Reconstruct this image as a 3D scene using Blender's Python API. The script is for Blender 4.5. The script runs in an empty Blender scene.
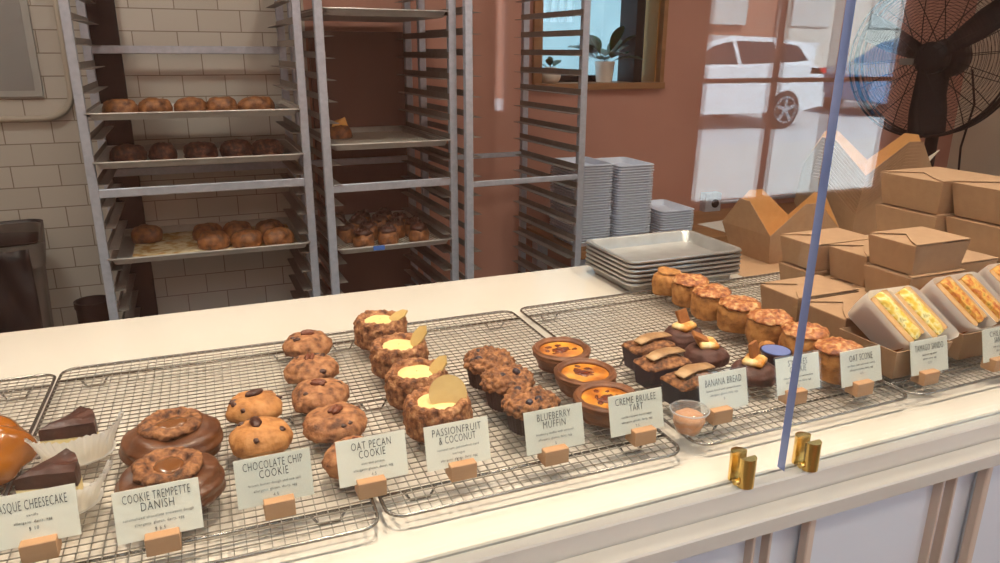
import bpy, math, random
from mathutils import Vector, Matrix, noise
from math import pi, sin, cos, radians as R

# ------------------------------------------------------------------ camera, world, light, exposure
S = bpy.context.scene
COL = S.collection
cam_d = bpy.data.cameras.new('camera'); cam = bpy.data.objects.new('camera', cam_d); COL.objects.link(cam)
cam_d.sensor_width = 36; cam_d.lens = 26.582; cam_d.clip_start = .02; cam_d.clip_end = 200
cam.location = (0, 0, 1.47)
cam.rotation_euler = (Matrix.Rotation(R(-22.622), 3, 'Z') @ Matrix.Rotation(R(90 - 17.336), 3, 'X') @ Matrix.Rotation(R(.303), 3, 'Z')).to_euler()
S.camera = cam
S.view_settings.view_transform = 'Standard'; S.view_settings.look = 'None'
S.view_settings.gamma = 1; S.view_settings.use_curve_mapping = False
S.view_settings.exposure = 0.0
S.cycles.use_denoising = True
S.cycles.max_bounces = 10; S.cycles.transparent_max_bounces = 24
S.cycles.sample_clamp_indirect = 6; S.cycles.caustics_reflective = False; S.cycles.caustics_refractive = False

w = bpy.data.worlds.new('sky'); S.world = w; w.use_nodes = True
bg = w.node_tree.nodes['Background']; bg.inputs[0].default_value = (.60, .78, 1, 1); bg.inputs[1].default_value = 5.0

def light(name, kind, loc, energy, col, size=.2, rot=(0, 0, 0), **k):
    d = bpy.data.lights.new(name, kind); d.energy = energy; d.color = col
    if kind == 'AREA':
        d.shape = k.get('shape', 'DISK'); d.size = size
        if 'size_y' in k: d.size_y = k['size_y']
        if 'spread' in k: d.spread = k['spread']
    elif kind == 'SUN': d.angle = R(.6)
    else: d.shadow_soft_size = size
    if kind == 'SPOT': d.spot_size = k.get('cone', 1.4); d.spot_blend = .9
    o = bpy.data.objects.new(name, d); o.location = loc; o.rotation_euler = rot; COL.objects.link(o); return o
# high sun from behind the building: it lights the street, not the shop
sun = light('sun', 'SUN', (0, 0, 20), 22, (.96, .98, 1)); sun.rotation_euler = Vector((-.25, -.62, -.75)).to_track_quat('-Z', 'Y').to_euler()
WARM = (1, .84, .66)
for i, (x, y) in enumerate([(-.75, .78), (.35, .78), (1.45, .80)]):
    light('ceiling_lamp_or_fill', 'AREA', (x, y, 2.9), 13.5, WARM, .16, rot=(0, 0, 0), spread=R(120))
light('ceiling_lamp_or_fill', 'AREA', (.5, -.75, 2.9), 16, (1, .9, .76), .5, spread=R(150))  # fill light added on the customer side to brighten the price cards
light('ceiling_lamp_or_fill', 'AREA', (2.6, 1.7, 2.9), 13, (1, .92, .82), .3, spread=R(150))
light('ceiling_lamp_or_fill', 'AREA', (-.7, 2.1, 2.9), 13, (1, .92, .82), .3, spread=R(150))  # added fill that lifts the tiled wall on the left
light('ceiling_lamp_or_fill', 'AREA', (.75, 2.0, 2.9), 10, (1, .90, .78), .25, spread=R(150))

# ------------------------------------------------------------------ helpers
def lin(c):
    f = lambda v: v / 12.92 if v <= .04045 else ((v + .055) / 1.055) ** 2.4
    return tuple(f(v / 255) for v in c) + (1,)

def mat(name, cols, scale=30, rough=.6, bump=0, bscale=None, metal=0, spec=.5, detail=4, coat=0, kind='noise', pos=None, sss=0, stretch=(1, 1, 1)):
    m = bpy.data.materials.new(name); m.use_nodes = True; nt = m.node_tree; N = nt.nodes; L = nt.links
    p = N['Principled BSDF']
    p.inputs['Roughness'].default_value = rough; p.inputs['Metallic'].default_value = metal
    p.inputs['Specular IOR Level'].default_value = spec; p.inputs['Coat Weight'].default_value = coat
    p.inputs['Coat Roughness'].default_value = .12
    if sss: p.inputs['Subsurface Weight'].default_value = sss; p.inputs['Subsurface Radius'].default_value = (.01, .005, .003)
    tc = N.new('ShaderNodeTexCoord'); mp = N.new('ShaderNodeMapping'); mp.inputs['Scale'].default_value = stretch
    L.new(tc.outputs['Object'], mp.inputs['Vector'])
    if len(cols) == 1:
        p.inputs['Base Color'].default_value = lin(cols[0])
    else:
        if kind == 'voronoi':
            t = N.new('ShaderNodeTexVoronoi'); out = t.outputs['Distance']
        else:
            t = N.new('ShaderNodeTexNoise'); t.inputs['Detail'].default_value = detail; out = t.outputs['Fac']
        t.inputs['Scale'].default_value = scale; L.new(mp.outputs[0], t.inputs['Vector'])
        r = N.new('ShaderNodeValToRGB'); e = r.color_ramp.elements
        while len(e) < len(cols): e.new(.5)
        for i, c in enumerate(cols):
            e[i].position = pos[i] if pos else .3 + .4 * i / (len(cols) - 1)
            e[i].color = lin(c)
        L.new(out, r.inputs[0]); L.new(r.outputs[0], p.inputs['Base Color'])
    if bump:
        t2 = N.new('ShaderNodeTexNoise'); t2.inputs['Scale'].default_value = bscale or scale * 2; t2.inputs['Detail'].default_value = 5
        L.new(mp.outputs[0], t2.inputs['Vector'])
        b = N.new('ShaderNodeBump'); b.inputs['Strength'].default_value = bump; b.inputs['Distance'].default_value = .004
        L.new(t2.outputs['Fac'], b.inputs['Height']); L.new(b.outputs[0], p.inputs['Normal'])
    return m

def clear(name, tint=(1, 1, 1), ior=1.5, rough=.0, haze=0, hazecol=(.9, .9, .9)):
    m = bpy.data.materials.new(name); m.use_nodes = True; nt = m.node_tree; N = nt.nodes; L = nt.links
    N.remove(N['Principled BSDF']); out = N['Material Output']
    tr = N.new('ShaderNodeBsdfTransparent'); tr.inputs[0].default_value = (*tint, 1)
    gl = N.new('ShaderNodeBsdfGlossy'); gl.inputs['Roughness'].default_value = rough; gl.inputs[0].default_value = (1, 1, 1, 1)
    fr = N.new('ShaderNodeFresnel'); geo = N.new('ShaderNodeNewGeometry'); ma = N.new('ShaderNodeMapRange')
    ma.inputs['To Min'].default_value = ior; ma.inputs['To Max'].default_value = 1 / ior   # same reflectance from either side of the thin sheet
    L.new(geo.outputs['Backfacing'], ma.inputs['Value']); L.new(ma.outputs[0], fr.inputs[0])
    mx = N.new('ShaderNodeMixShader'); L.new(fr.outputs[0], mx.inputs[0]); L.new(gl.outputs[0], mx.inputs[2])
    if haze:
        df = N.new('ShaderNodeBsdfTranslucent'); df.inputs[0].default_value = (*hazecol, 1)
        d2 = N.new('ShaderNodeBsdfDiffuse'); d2.inputs[0].default_value = (*hazecol, 1)
        ms = N.new('ShaderNodeMixShader'); ms.inputs[0].default_value = .5; L.new(df.outputs[0], ms.inputs[1]); L.new(d2.outputs[0], ms.inputs[2])
        m2 = N.new('ShaderNodeMixShader'); m2.inputs[0].default_value = haze
        L.new(tr.outputs[0], m2.inputs[1]); L.new(ms.outputs[0], m2.inputs[2]); L.new(m2.outputs[0], mx.inputs[1])
    else: L.new(tr.outputs[0], mx.inputs[1])
    L.new(mx.outputs[0], out.inputs[0]); return m

class MB:
    def __init__(s): s.v = []; s.f = []; s.mi = []; s.m = 0
    def add(s, vs, fs):
        o = len(s.v); s.v += [tuple(v) for v in vs]; s.f += [tuple(i + o for i in f) for f in fs]; s.mi += [s.m] * len(fs); return s
    def box(s, x0, x1, y0, y1, z0, z1, M=None):
        vs = [Vector((x, y, z)) for z in (z0, z1) for y in (y0, y1) for x in (x0, x1)]
        if M: vs = [M @ v for v in vs]
        return s.add(vs, [(0, 2, 3, 1), (4, 5, 7, 6), (0, 1, 5, 4), (2, 6, 7, 3), (0, 4, 6, 2), (1, 3, 7, 5)])
    def bbox(s, x0, x1, y0, y1, z0, z1, b, M=None):   # box with chamfered edges
        vs = []; 
        for (z, i) in ((z0, b), (z0 + b, 0), (z1 - b, 0), (z1, b)):
            c = b if i == 0 else b * 1.4
            a0, a1, c0, c1 = x0 + i, x1 - i, y0 + i, y1 - i
            k = b * .6
            vs += [Vector(p + (z,)) for p in ((a0 + k, c0), (a1 - k, c0), (a1, c0 + k), (a1, c1 - k), (a1 - k, c1), (a0 + k, c1), (a0, c1 - k), (a0, c0 + k))]
        if M: vs = [M @ v for v in vs]
        fs = [tuple(range(7, -1, -1)), tuple(range(24, 32))]
        for r in range(3):
            for i in range(8): j = (i + 1) % 8; fs.append((r * 8 + i, r * 8 + j, r * 8 + 8 + j, r * 8 + 8 + i))
        return s.add(vs, fs)
    def tube(s, pts, r, n=6, closed=False, cap=True):
        pts = [Vector(p) for p in pts]; N = len(pts); vs = []; up = None
        for i, p in enumerate(pts):
            a = pts[i - 1] if (i > 0 or closed) else p; b = pts[(i + 1) % N] if (i < N - 1 or closed) else p
            t = (b - a).normalized()
            if up is None: up = Vector((0, 0, 1)) if abs(t.z) < .9 else Vector((1, 0, 0))
            x = t.cross(up).normalized(); u = x.cross(t).normalized(); up = u
            rr = r[i] if isinstance(r, (list, tuple)) else r
            for k in range(n):
                q = 2 * pi * (k + .5) / n; vs.append(p + (x * cos(q) + u * sin(q)) * rr)
        fs = []
        for i in range(N if closed else N - 1):
            j = (i + 1) % N
            for k in range(n): l = (k + 1) % n; fs.append((i * n + k, i * n + l, j * n + l, j * n + k))
        if cap and not closed: fs += [tuple(range(n - 1, -1, -1)), tuple(range((N - 1) * n, N * n))]
        return s.add(vs, fs)
    def lathe(s, prof, n=32, M=None, disp=None, capb=True, capt=True, sx=1, sy=1):
        vs = []
        for i, (r, z) in enumerate(prof):
            a = prof[max(0, i - 1)]; b = prof[min(len(prof) - 1, i + 1)]
            tr, tz = b[0] - a[0], b[1] - a[1]; l = math.hypot(tr, tz) or 1; nr, nz = tz / l, -tr / l
            for k in range(n):
                q = 2 * pi * k / n; p = Vector((r * cos(q) * sx, r * sin(q) * sy, z))
                if disp: p += Vector((nr * cos(q), nr * sin(q), nz)) * disp(p, q)
                vs.append(M @ p if M else p)
        fs = []
        for i in range(len(prof) - 1):
            for k in range(n): l = (k + 1) % n; fs.append((i * n + k, i * n + l, (i + 1) * n + l, (i + 1) * n + k))
        if capb: fs.append(tuple(range(n - 1, -1, -1)))
        if capt: fs.append(tuple(range((len(prof) - 1) * n, len(prof) * n)))
        return s.add(vs, fs)
    def blob(s, c, rx, ry, rz, seed=0, amp=.12, f=2.2, n=14, M=None, flat=None):
        prof = [(max(1e-4, sin(pi * i / n)), -cos(pi * i / n)) for i in range(n + 1)]; vs = []; m = n * 2
        for r, z in prof:
            for k in range(m):
                q = 2 * pi * k / m; p = Vector((r * cos(q), r * sin(q), z)); p *= 1 + amp * noise.noise(p * f + Vector((seed * 7.3, seed, 3.1)))
                if flat is not None and p.z < flat: p.z = flat
                p = Vector((p.x * rx, p.y * ry, p.z * rz))
                if M: p = M @ p
                vs.append(p + Vector(c))
        fs = [(i * m + k, i * m + (k + 1) % m, (i + 1) * m + (k + 1) % m, (i + 1) * m + k) for i in range(n) for k in range(m)]
        return s.add(vs, fs)
    def prism(s, poly, z0, z1, M=None):   # poly in xy
        n = len(poly); vs = [Vector((x, y, z)) for z in (z0, z1) for x, y in poly]
        if M: vs = [M @ v for v in vs]
        return s.add(vs, [tuple(range(n - 1, -1, -1)), tuple(range(n, 2 * n))] + [(i, (i + 1) % n, n + (i + 1) % n, n + i) for i in range(n)])
    def build(s, name, m, parent=None, smooth=False, loc=None, rot=None):
        me = bpy.data.meshes.new(name); me.from_pydata(s.v, [], s.f)
        for k in (m if isinstance(m, (list, tuple)) else [m]): me.materials.append(k)
        if any(s.mi): me.polygons.foreach_set('material_index', s.mi)
        me.polygons.foreach_set('use_smooth', [bool(smooth)] * len(s.f)); me.update()
        if smooth and smooth is not True: me.set_sharp_from_angle(angle=R(smooth))
        o = bpy.data.objects.new(name, me); COL.objects.link(o)
        if parent: o.parent = parent
        if loc is not None: o.location = loc
        if rot is not None: o.rotation_euler = rot
        return o

def tag(o, label, cat, group=None, kind=None):
    o['label'] = label; o['category'] = cat
    if group: o['group'] = group
    if kind: o['kind'] = kind
    return o
def thing(name, label, cat, loc=(0, 0, 0), rz=0, group=None):
    o = bpy.data.objects.new(name, None); o.empty_display_size = .02; COL.objects.link(o)
    o.location = loc; o.rotation_euler = (0, 0, rz); return tag(o, label, cat, group)
def struct(o): o['kind'] = 'structure'; return o
def dup(root, loc, rz=None, label=None, group=None):
    c = root.copy(); COL.objects.link(c); c.location = loc
    if rz is not None: c.rotation_euler = (0, 0, rz)
    if label: c['label'] = label
    if group: c['group'] = group
    for ch in list(root.children):
        d = ch.copy(); COL.objects.link(d); d.parent = c
        for g in ch.children:
            e = g.copy(); COL.objects.link(e); e.parent = d
    return c
def smoothprof(pts, k=4):
    out = []; P = [Vector(p) for p in pts]
    for i in range(len(P) - 1):
        a, b, c, d = P[max(0, i - 1)], P[i], P[i + 1], P[min(len(P) - 1, i + 2)]
        for j in range(k):
            t = j / k; v = .5 * ((2 * b) + (c - a) * t + (2 * a - 5 * b + 4 * c - d) * t * t + (3 * b - a - 3 * c + d) * t ** 3)
            out.append((max(1e-4, v.x), v.y))
    return out + [(max(1e-4, P[-1].x), P[-1].y)]
def nz(p, f, s=0): return noise.noise(Vector(p) * f + Vector((s * 3.7, s * 1.3, s * 5.1)))
def crumb(p, f, s=0): return .5 - noise.voronoi(Vector(p) * f + Vector((s * 3.7, s * 1.3, s * 5.1)))[0][0]
def text_obj(name, body, size, m, parent, loc, sx=.62, rot=(R(90), 0, 0), align='CENTER'):
    cu = bpy.data.curves.new(name, 'FONT'); cu.body = body; cu.size = size; cu.align_x = align; cu.align_y = 'CENTER'; cu.resolution_u = 2; cu.extrude = .0001; cu.offset = -.014 * size; cu.space_character = 1.12
    t = bpy.data.objects.new(name, cu); COL.objects.link(t)
    me = bpy.data.meshes.new_from_object(t.evaluated_get(bpy.context.evaluated_depsgraph_get()))
    bpy.data.objects.remove(t); bpy.data.curves.remove(cu)
    me.transform(Matrix.Diagonal((sx, 1, 1, 1))); me.materials.clear(); me.materials.append(m)
    o = bpy.data.objects.new(name, me); COL.objects.link(o); o.parent = parent; o.location = loc; o.rotation_euler = rot; return o

# ------------------------------------------------------------------ materials
M = {}
M['terracotta'] = mat('terracotta_paint', [(182, 132, 116), (191, 141, 124)], 3, .75, .06, 40)
M['cream_wall'] = mat('cream_paint', [(214, 202, 180), (222, 210, 188)], 3, .8, .05, 40)
M['ceiling'] = mat('ceiling_paint', [(225, 220, 210)], rough=.9)
M['floor'] = mat('floor_concrete', [(110, 104, 98), (130, 124, 116)], 4, .6)
M['stone'] = mat('cream_stone', [(208, 196, 181), (213, 202, 188), (216, 206, 193)], 3.0, .16, spec=.5, detail=6)
M['cab'] = mat('cabinet_paint', [(222, 222, 226)], rough=.5)
M['bead'] = mat('tan_moulding', [(214, 190, 170)], rough=.5)
M['steel'] = mat('brushed_aluminium', [(176, 184, 198), (192, 199, 212)], 60, .4, metal=.45)
M['runner'] = mat('dull_aluminium', [(132, 126, 120), (146, 140, 134)], 40, .5, metal=.6)
M['pan'] = mat('pan_aluminium', [(186, 184, 180), (202, 200, 196)], 25, .34, metal=.7, bump=.05)
M['panold'] = mat('pan_aluminium_pale', [(222, 234, 252), (232, 241, 255)], 40, .5, metal=.05)
M['wire'] = mat('wire_chrome', [(142, 134, 124), (158, 150, 140)], 40, .32, metal=.85)
M['rim'] = mat('rim_chrome', [(140, 134, 128)], rough=.26, metal=.9)
M['brass'] = mat('polished_brass', [(232, 194, 116)], rough=.2, metal=1)
M['black'] = mat('black_plastic', [(10, 10, 12), (16, 16, 18)], 20, .6, spec=.25)
M['blackgloss'] = mat('black_bag_film', [(8, 8, 11)], rough=.42, spec=.35)
M['darkboard'] = mat('black_laminate', [(9, 9, 13), (13, 12, 17)], 6, .5, spec=.2)
M['greybin'] = mat('grey_plastic', [(92, 88, 82)], rough=.5)
M['greyboard'] = mat('grey_board', [(150, 150, 148), (158, 158, 155)], 4, .4)
M['conduit'] = mat('painted_conduit', [(190, 180, 164)], rough=.5)
M['kraft'] = mat('kraft_board', [(160, 124, 92), (168, 132, 98)], 60, .75, .05, 150)
M['kraftin'] = mat('kraft_inside', [(188, 136, 78), (196, 144, 86)], 60, .6)
M['kraftpale'] = mat('kraft_pale_face', [(214, 200, 182), (220, 207, 190)], 50, .8)
M['woodblock'] = mat('beech_block', [(184, 138, 98), (198, 152, 112)], 60, .6, stretch=(.15, 1, 1))
M['wood'] = mat('oak_board', [(140, 98, 58), (158, 114, 72)], 24, .5, stretch=(.1, 1, 1))
M['mustard'] = mat('mustard_paint', [(178, 128, 60)], rough=.6)
M['card'] = mat('cream_card', [(233, 227, 208)], rough=.7)
M['ink'] = mat('dark_ink', [(46, 44, 42)], rough=.7)
M['sleeve'] = clear('card_sleeve', (.97, .98, .98), 1.3, .06)
M['glass'] = clear('counter_glass', (.97, .985, .98), 1.52)
M['winglass'] = clear('window_glass', (.93, .96, .95), 1.5)
M['edge'] = mat('glass_edge', [(112, 132, 186), (146, 158, 204)], 8, .2)
M['cup'] = clear('clear_cup_plastic', (.95, .95, .95), 1.55, .06, .12)
M['cuprim'] = clear('cup_rim_plastic', (.95, .95, .95), 1.5, .1, .45, (.9, .9, .92))
M['parch'] = clear('parchment', (1, .97, .92), 1.2, .4, .88, (.95, .91, .86))
M['paper'] = mat('white_paper', [(226, 220, 208), (234, 229, 218)], 20, .8)
M['white'] = mat('white_ceramic', [(226, 220, 210)], rough=.4)
M['leaf'] = mat('leaf_green', [(26, 52, 26), (44, 80, 36)], 30, .45)
M['soil'] = mat('soil', [(40, 30, 24)], rough=.9)
# food
M['cookie'] = mat('cookie_dough', [(124, 74, 34), (178, 118, 62), (194, 136, 80)], 55, .7, .35, 160, pos=[.3, .5, .7])
M['oat'] = mat('oat_dough', [(90, 54, 32), (152, 98, 60), (182, 128, 84)], 70, .75, .5, 180, pos=[.34, .5, .68])
M['choc'] = mat('dark_chocolate', [(52, 26, 16), (74, 38, 24)], 60, .42)
M['pecan'] = mat('pecan', [(92, 44, 24), (122, 62, 34)], 90, .45, .4, 200, stretch=(1, .3, 1))
M['danish'] = mat('glossy_crust', [(60, 32, 17), (100, 58, 30), (76, 42, 22)], 18, .4, .3, 90, coat=.15, stretch=(1, 1, 2.4))
M['caramel'] = mat('caramel', [(104, 62, 30), (120, 74, 38)], 10, .22, coat=.4)
M['crumble'] = mat('brown_crumble', [(56, 31, 18), (126, 78, 44), (174, 118, 72)], 110, .75, .6, 220, pos=[.32, .5, .7])
M['coconut'] = mat('coconut_flakes', [(84, 46, 26), (146, 92, 54), (198, 146, 100)], 120, .7, .7, 240, pos=[.32, .5, .72])
M['curd'] = mat('passion_curd', [(238, 200, 130), (246, 214, 150)], 25, .35)
M['shard'] = mat('biscuit_shard', [(186, 152, 90), (200, 168, 106)], 40, .5)
M['muffincup'] = mat('brown_paper_cup', [(44, 26, 26), (58, 36, 34)], 30, .6)
M['berry'] = mat('blueberry', [(28, 22, 34), (44, 30, 40)], 40, .4)
M['pastry'] = mat('tart_pastry', [(82, 45, 25), (134, 82, 46)], 40, .55, .3, 90)
M['custard'] = mat('burnt_custard', [(120, 54, 18), (196, 118, 36), (216, 156, 58)], 26, .3, .1, 60, coat=.3, pos=[.32, .46, .6])
M['burntsugar'] = mat('burnt_sugar', [(70, 26, 14), (130, 58, 22)], 60, .25, coat=.4)
M['cakecup'] = mat('dark_loaf_paper', [(34, 26, 36), (46, 38, 50)], 30, .6)
M['banana'] = mat('baked_banana', [(128, 90, 56), (172, 132, 90), (198, 162, 118)], 30, .5, .2, 90, pos=[.3, .5, .7])
M['marsh'] = mat('toasted_marshmallow', [(206, 126, 40), (240, 200, 130), (248, 224, 184)], 40, .5, pos=[.36, .52, .64])
M['graham'] = mat('graham_cracker', [(138, 78, 30), (160, 98, 44)], 90, .7, .3, 200)
M['brownie'] = mat('brownie_dough', [(60, 33, 25), (94, 54, 42)], 50, .65, .4, 140)
M['cake'] = mat('golden_sponge', [(128, 78, 34), (176, 116, 56), (194, 136, 74)], 70, .75, .45, 200, pos=[.3, .5, .7])
M['nut'] = mat('nut_topping', [(120, 60, 28), (172, 102, 52), (214, 170, 112)], 100, .5, .5, 220, pos=[.34, .5, .68])
M['glaze'] = mat('orange_glaze', [(132, 72, 16), (172, 100, 26)], 20, .22, coat=.5, bump=.1)
M['cheese'] = mat('cheesecake_body', [(232, 206, 140), (240, 220, 164)], 40, .6)
M['burnt'] = mat('burnt_top', [(44, 22, 14), (78, 40, 24)], 50, .4, .3, 120)
M['bread'] = mat('sandwich_bread', [(188, 140, 86), (212, 172, 120)], 60, .75, .3, 200)
M['crust'] = mat('bread_crust', [(140, 80, 32), (168, 102, 46)], 40, .6)
M['egg'] = mat('egg_filling', [(196, 150, 36), (222, 186, 70), (236, 220, 160), (120, 116, 40)], 85, .45, .4, 160, pos=[.32, .46, .58, .72])
M['chili'] = mat('chilli_egg_filling', [(176, 84, 30), (206, 134, 54), (222, 174, 84), (112, 100, 40)], 100, .45, .5, 180, pos=[.34, .47, .58, .72])
M['mousse'] = mat('cocoa_mousse', [(188, 128, 82), (204, 146, 100)], 60, .75, .3, 120)
M['lidreflect'] = mat('lid_reflection', [(104, 118, 168)], rough=.35)  # blue of a reflection, painted as the lid colour
M['orangeglz'] = mat('orange_slice_glaze', [(214, 140, 40), (232, 170, 66)], 40, .35)
M['tape'] = mat('blue_tape', [(60, 110, 190)], rough=.6)
M['rackbun'] = mat('baked_crust', [(54, 30, 16), (122, 74, 36), (156, 102, 54)], 40, .55, .4, 90, pos=[.3, .5, .7])
M['darkbun'] = mat('dark_choc_crust', [(34, 16, 12), (72, 34, 20), (140, 90, 60)], 60, .6, .5, 120, pos=[.36, .52, .76])
M['carpaint'] = mat('white_car_paint', [(228, 230, 234)], rough=.2, coat=.6)
M['silvercar'] = mat('blue_grey_car_paint', [(90, 130, 170)], rough=.25, coat=.6)
M['carglass'] = mat('car_window', [(26, 32, 40)], rough=.06)
M['tyre'] = mat('tyre_rubber', [(26, 26, 28)], rough=.8)
M['alloy'] = mat('alloy_rim', [(170, 174, 180)], rough=.3, metal=.7)
M['tail'] = mat('tail_lamp_red', [(200, 24, 24)], rough=.2)
M['walk'] = mat('pavement', [(206, 204, 200), (218, 216, 212)], 2, .85)
M['road'] = mat('asphalt', [(196, 196, 198), (206, 206, 208)], 3, .9)

def brick(name, c1, c2, mortar, bw, bh, mort, rough=.3, bump=.3):
    m = bpy.data.materials.new(name); m.use_nodes = True; nt = m.node_tree; N = nt.nodes; L = nt.links; p = N['Principled BSDF']
    tc = N.new('ShaderNodeTexCoord'); sp = N.new('ShaderNodeSeparateXYZ'); cb = N.new('ShaderNodeCombineXYZ')
    L.new(tc.outputs['Object'], sp.inputs[0]); L.new(sp.outputs['X'], cb.inputs['X']); L.new(sp.outputs['Z'], cb.inputs['Y'])
    b = N.new('ShaderNodeTexBrick'); L.new(cb.outputs[0], b.inputs['Vector']); b.offset = .5
    b.inputs['Color1'].default_value = lin(c1); b.inputs['Color2'].default_value = lin(c2); b.inputs['Mortar'].default_value = lin(mortar)
    b.inputs['Scale'].default_value = 1; b.inputs['Brick Width'].default_value = bw; b.inputs['Row Height'].default_value = bh; b.inputs['Mortar Size'].default_value = mort
    L.new(b.outputs['Color'], p.inputs['Base Color']); p.inputs['Roughness'].default_value = rough
    bu = N.new('ShaderNodeBump'); bu.inputs['Strength'].default_value = bump; bu.inputs['Distance'].default_value = .003; bu.invert = True
    L.new(b.outputs['Fac'], bu.inputs['Height']); L.new(bu.outputs[0], p.inputs['Normal']); return m
M['tile'] = brick('white_subway_tile', (198, 193, 183), (207, 202, 192), (146, 136, 124), .166, .0855, .0022, .22)
M['brickwall'] = brick('street_brick', (150, 92, 70), (168, 106, 82), (170, 150, 134), .22, .075, .008, .85)

def dots(name, c1, c2, s):
    m = bpy.data.materials.new(name); m.use_nodes = True; nt = m.node_tree; N = nt.nodes; L = nt.links; p = N['Principled BSDF']
    tc = N.new('ShaderNodeTexCoord'); t = N.new('ShaderNodeTexChecker'); t.inputs['Scale'].default_value = s
    t.inputs[1].default_value = lin(c1); t.inputs[2].default_value = lin(c2)
    L.new(tc.outputs['Object'], t.inputs[0]); L.new(t.outputs[0], p.inputs['Base Color']); p.inputs['Roughness'].default_value = .7; return m
M['mat'] = dots('perforated_mat', (214, 206, 190), (96, 88, 80), 90)

# ------------------------------------------------------------------ room shell
WY = 3.42
def wall(name, boxes, m):
    b = MB()
    for q in boxes: b.box(*q)
    return struct(b.build(name, m))
struct(MB().box(-3.2, 5.2, -1.4, WY + .2, -.05, 0).build('floor', M['floor']))
struct(MB().box(-3.2, 5.2, -1.4, WY + .2, 3.0, 3.05).build('ceiling', M['ceiling']))
wall('wall_back_left', [(-3.2, .51, WY, WY + .2, 0, 3.0)], M['tile'])
wx0, wx1, wz0, wz1 = 1.60, 2.335, 1.305, 2.25
wall('wall_back', [(.51, wx0, WY, WY + .2, 0, 3), (wx1, 5.0, WY, WY + .2, 0, 3), (wx0, wx1, WY, WY + .2, 0, wz0), (wx0, wx1, WY, WY + .2, wz1, 3)], M['terracotta'])
wall('wall_left', [(-3.2, -3.0, -1.4, WY, 0, 3)], M['cream_wall'])
wall('wall_right', [(4.66, 5.0, -1.4, WY, 0, 3)], M['cream_wall'])
# shopfront wall behind the camera, with its windows and an added transom opening
FY0, FY1 = -1.25, -1.2
wall('wall_front', [(-3.2, 1.01, FY0, FY1, 0, 2.15), (1.055, 1.90, FY0, FY1, 0, 2.15), (1.01, 1.055, FY0, FY1, 0, 1.20), (1.01, 1.055, FY0, FY1, 1.60, 2.15), (1.90, 2.95, FY0, FY1, 0, .80),
     (2.262, 2.292, FY0, FY0 + .03, .80, 2.15), (1.90, 2.95, FY0, FY0 + .02, 1.285, 1.303), (2.95, 5.0, FY0, FY1, 0, 2.15), (-3.2, 5.0, FY0, FY1, 2.8, 3.0), (-3.2, 5.0, FY0, FY1, 2.11, 2.15),
     ] + [(x, x + .06, FY0, FY1, 2.15, 2.8) for x in (-3.2, -1.6, 0, 1.6, 3.2, 4.9)], M['terracotta'])
for i, (a, b_, z0, z1) in enumerate([(1.9, 2.265, .74, 2.11), (2.315, 2.95, .74, 2.11)]):
    struct(MB().box(a, b_, -1.262, -1.256, z0, z1).build('window_%d' % (i + 3), M['winglass']))
struct(MB().box(-3.2, 5, -1.262, -1.256, 2.15, 2.8).build('window_5', M['winglass']))  # unseen transom, added so that sky light enters the shop
# pass-through window in the back wall
fr = MB(); t = .035
fr.box(wx0 - .01, wx0 + t, WY - .02, WY + .2, wz0, wz1); fr.box(wx1 - .012, wx1 + .012, WY - .02, WY + .02, wz0, wz1); fr.box(wx0 - .01, wx1 + .012, WY - .035, WY + .2, wz0 - .02, wz0 + .012); fr.box(wx0, wx1, WY - .02, WY + .2, wz1 - t, wz1)
struct(fr.build('window_1', M['wood']))
struct(MB().box(wx1 - .02, wx1 - .001, WY + .02, WY + .34, wz0 + .012, wz1).build('trim_1', M['mustard']))
struct(MB().box(wx0, wx1, WY + .185, WY + .19, wz0, wz1).build('window_2', M['winglass']))
b = MB()
for x in (2.185, ): b.box(x, x + .05, WY + .02, WY + .18, wz0 + .012, 2.25)
b.box(1.63, 2.135, WY + .15, WY + .18, wz0 + .012, wz0 + .045)
struct(b.build('trim_2', M['black']))
b = MB()
b.box(-1, 6, 6.6, 6.8, -.1, 6)
struct(b.build('wall_outside', mat('pale_stucco', [(100, 122, 124), (124, 144, 144)], 1.5, .8)))
# sheer curtain beyond the opening
vs = []; n = 60
for i in range(n + 1):
    x = 1.45 + .55 * i / n; y = WY + .36 + .014 * sin(i * 1.25)
    vs += [(x, y, 1.62), (x, y, 2.5)]
b = MB(); b.add(vs, [(2 * i, 2 * i + 2, 2 * i + 3, 2 * i + 1) for i in range(n)])
tag(b.build('sheer_curtain', clear('sheer_fabric', (1, 1, 1), 1.05, .5, .45, (.8, .9, .9)), smooth=True), 'pale sheer curtain hanging beyond the wood framed opening', 'curtain')

# ------------------------------------------------------------------ street outside the shopfront (seen as a reflection in the counter glass)
b = MB().box(-14, 34, -7.4, FY0, -.16, -.10); struct(b.build('pavement', M['walk']))
b = MB().box(-14, 34, -16, -7.4, -.2, -.13); struct(b.build('road', M['road']))
b = MB().box(-14, 34, -15.4, -15, -.2, 9); struct(b.build('wall_across_street', M['brickwall']))
struct(MB().box(14.6, 34, -15.0, -14.9, -.2, 9).build('wall_pale_building', mat('pale_render', [(206, 200, 190), (216, 210, 200)], 2, .8)))
b = MB()
for x in (12.2, 15.0, 17.8, 20.6):
    b.box(x, x + 1.3, -14.98, -14.85, 1.6, 3.4)
struct(b.build('trim_3', mat('pale_window_frames', [(200, 200, 196)], rough=.5)))

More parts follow.
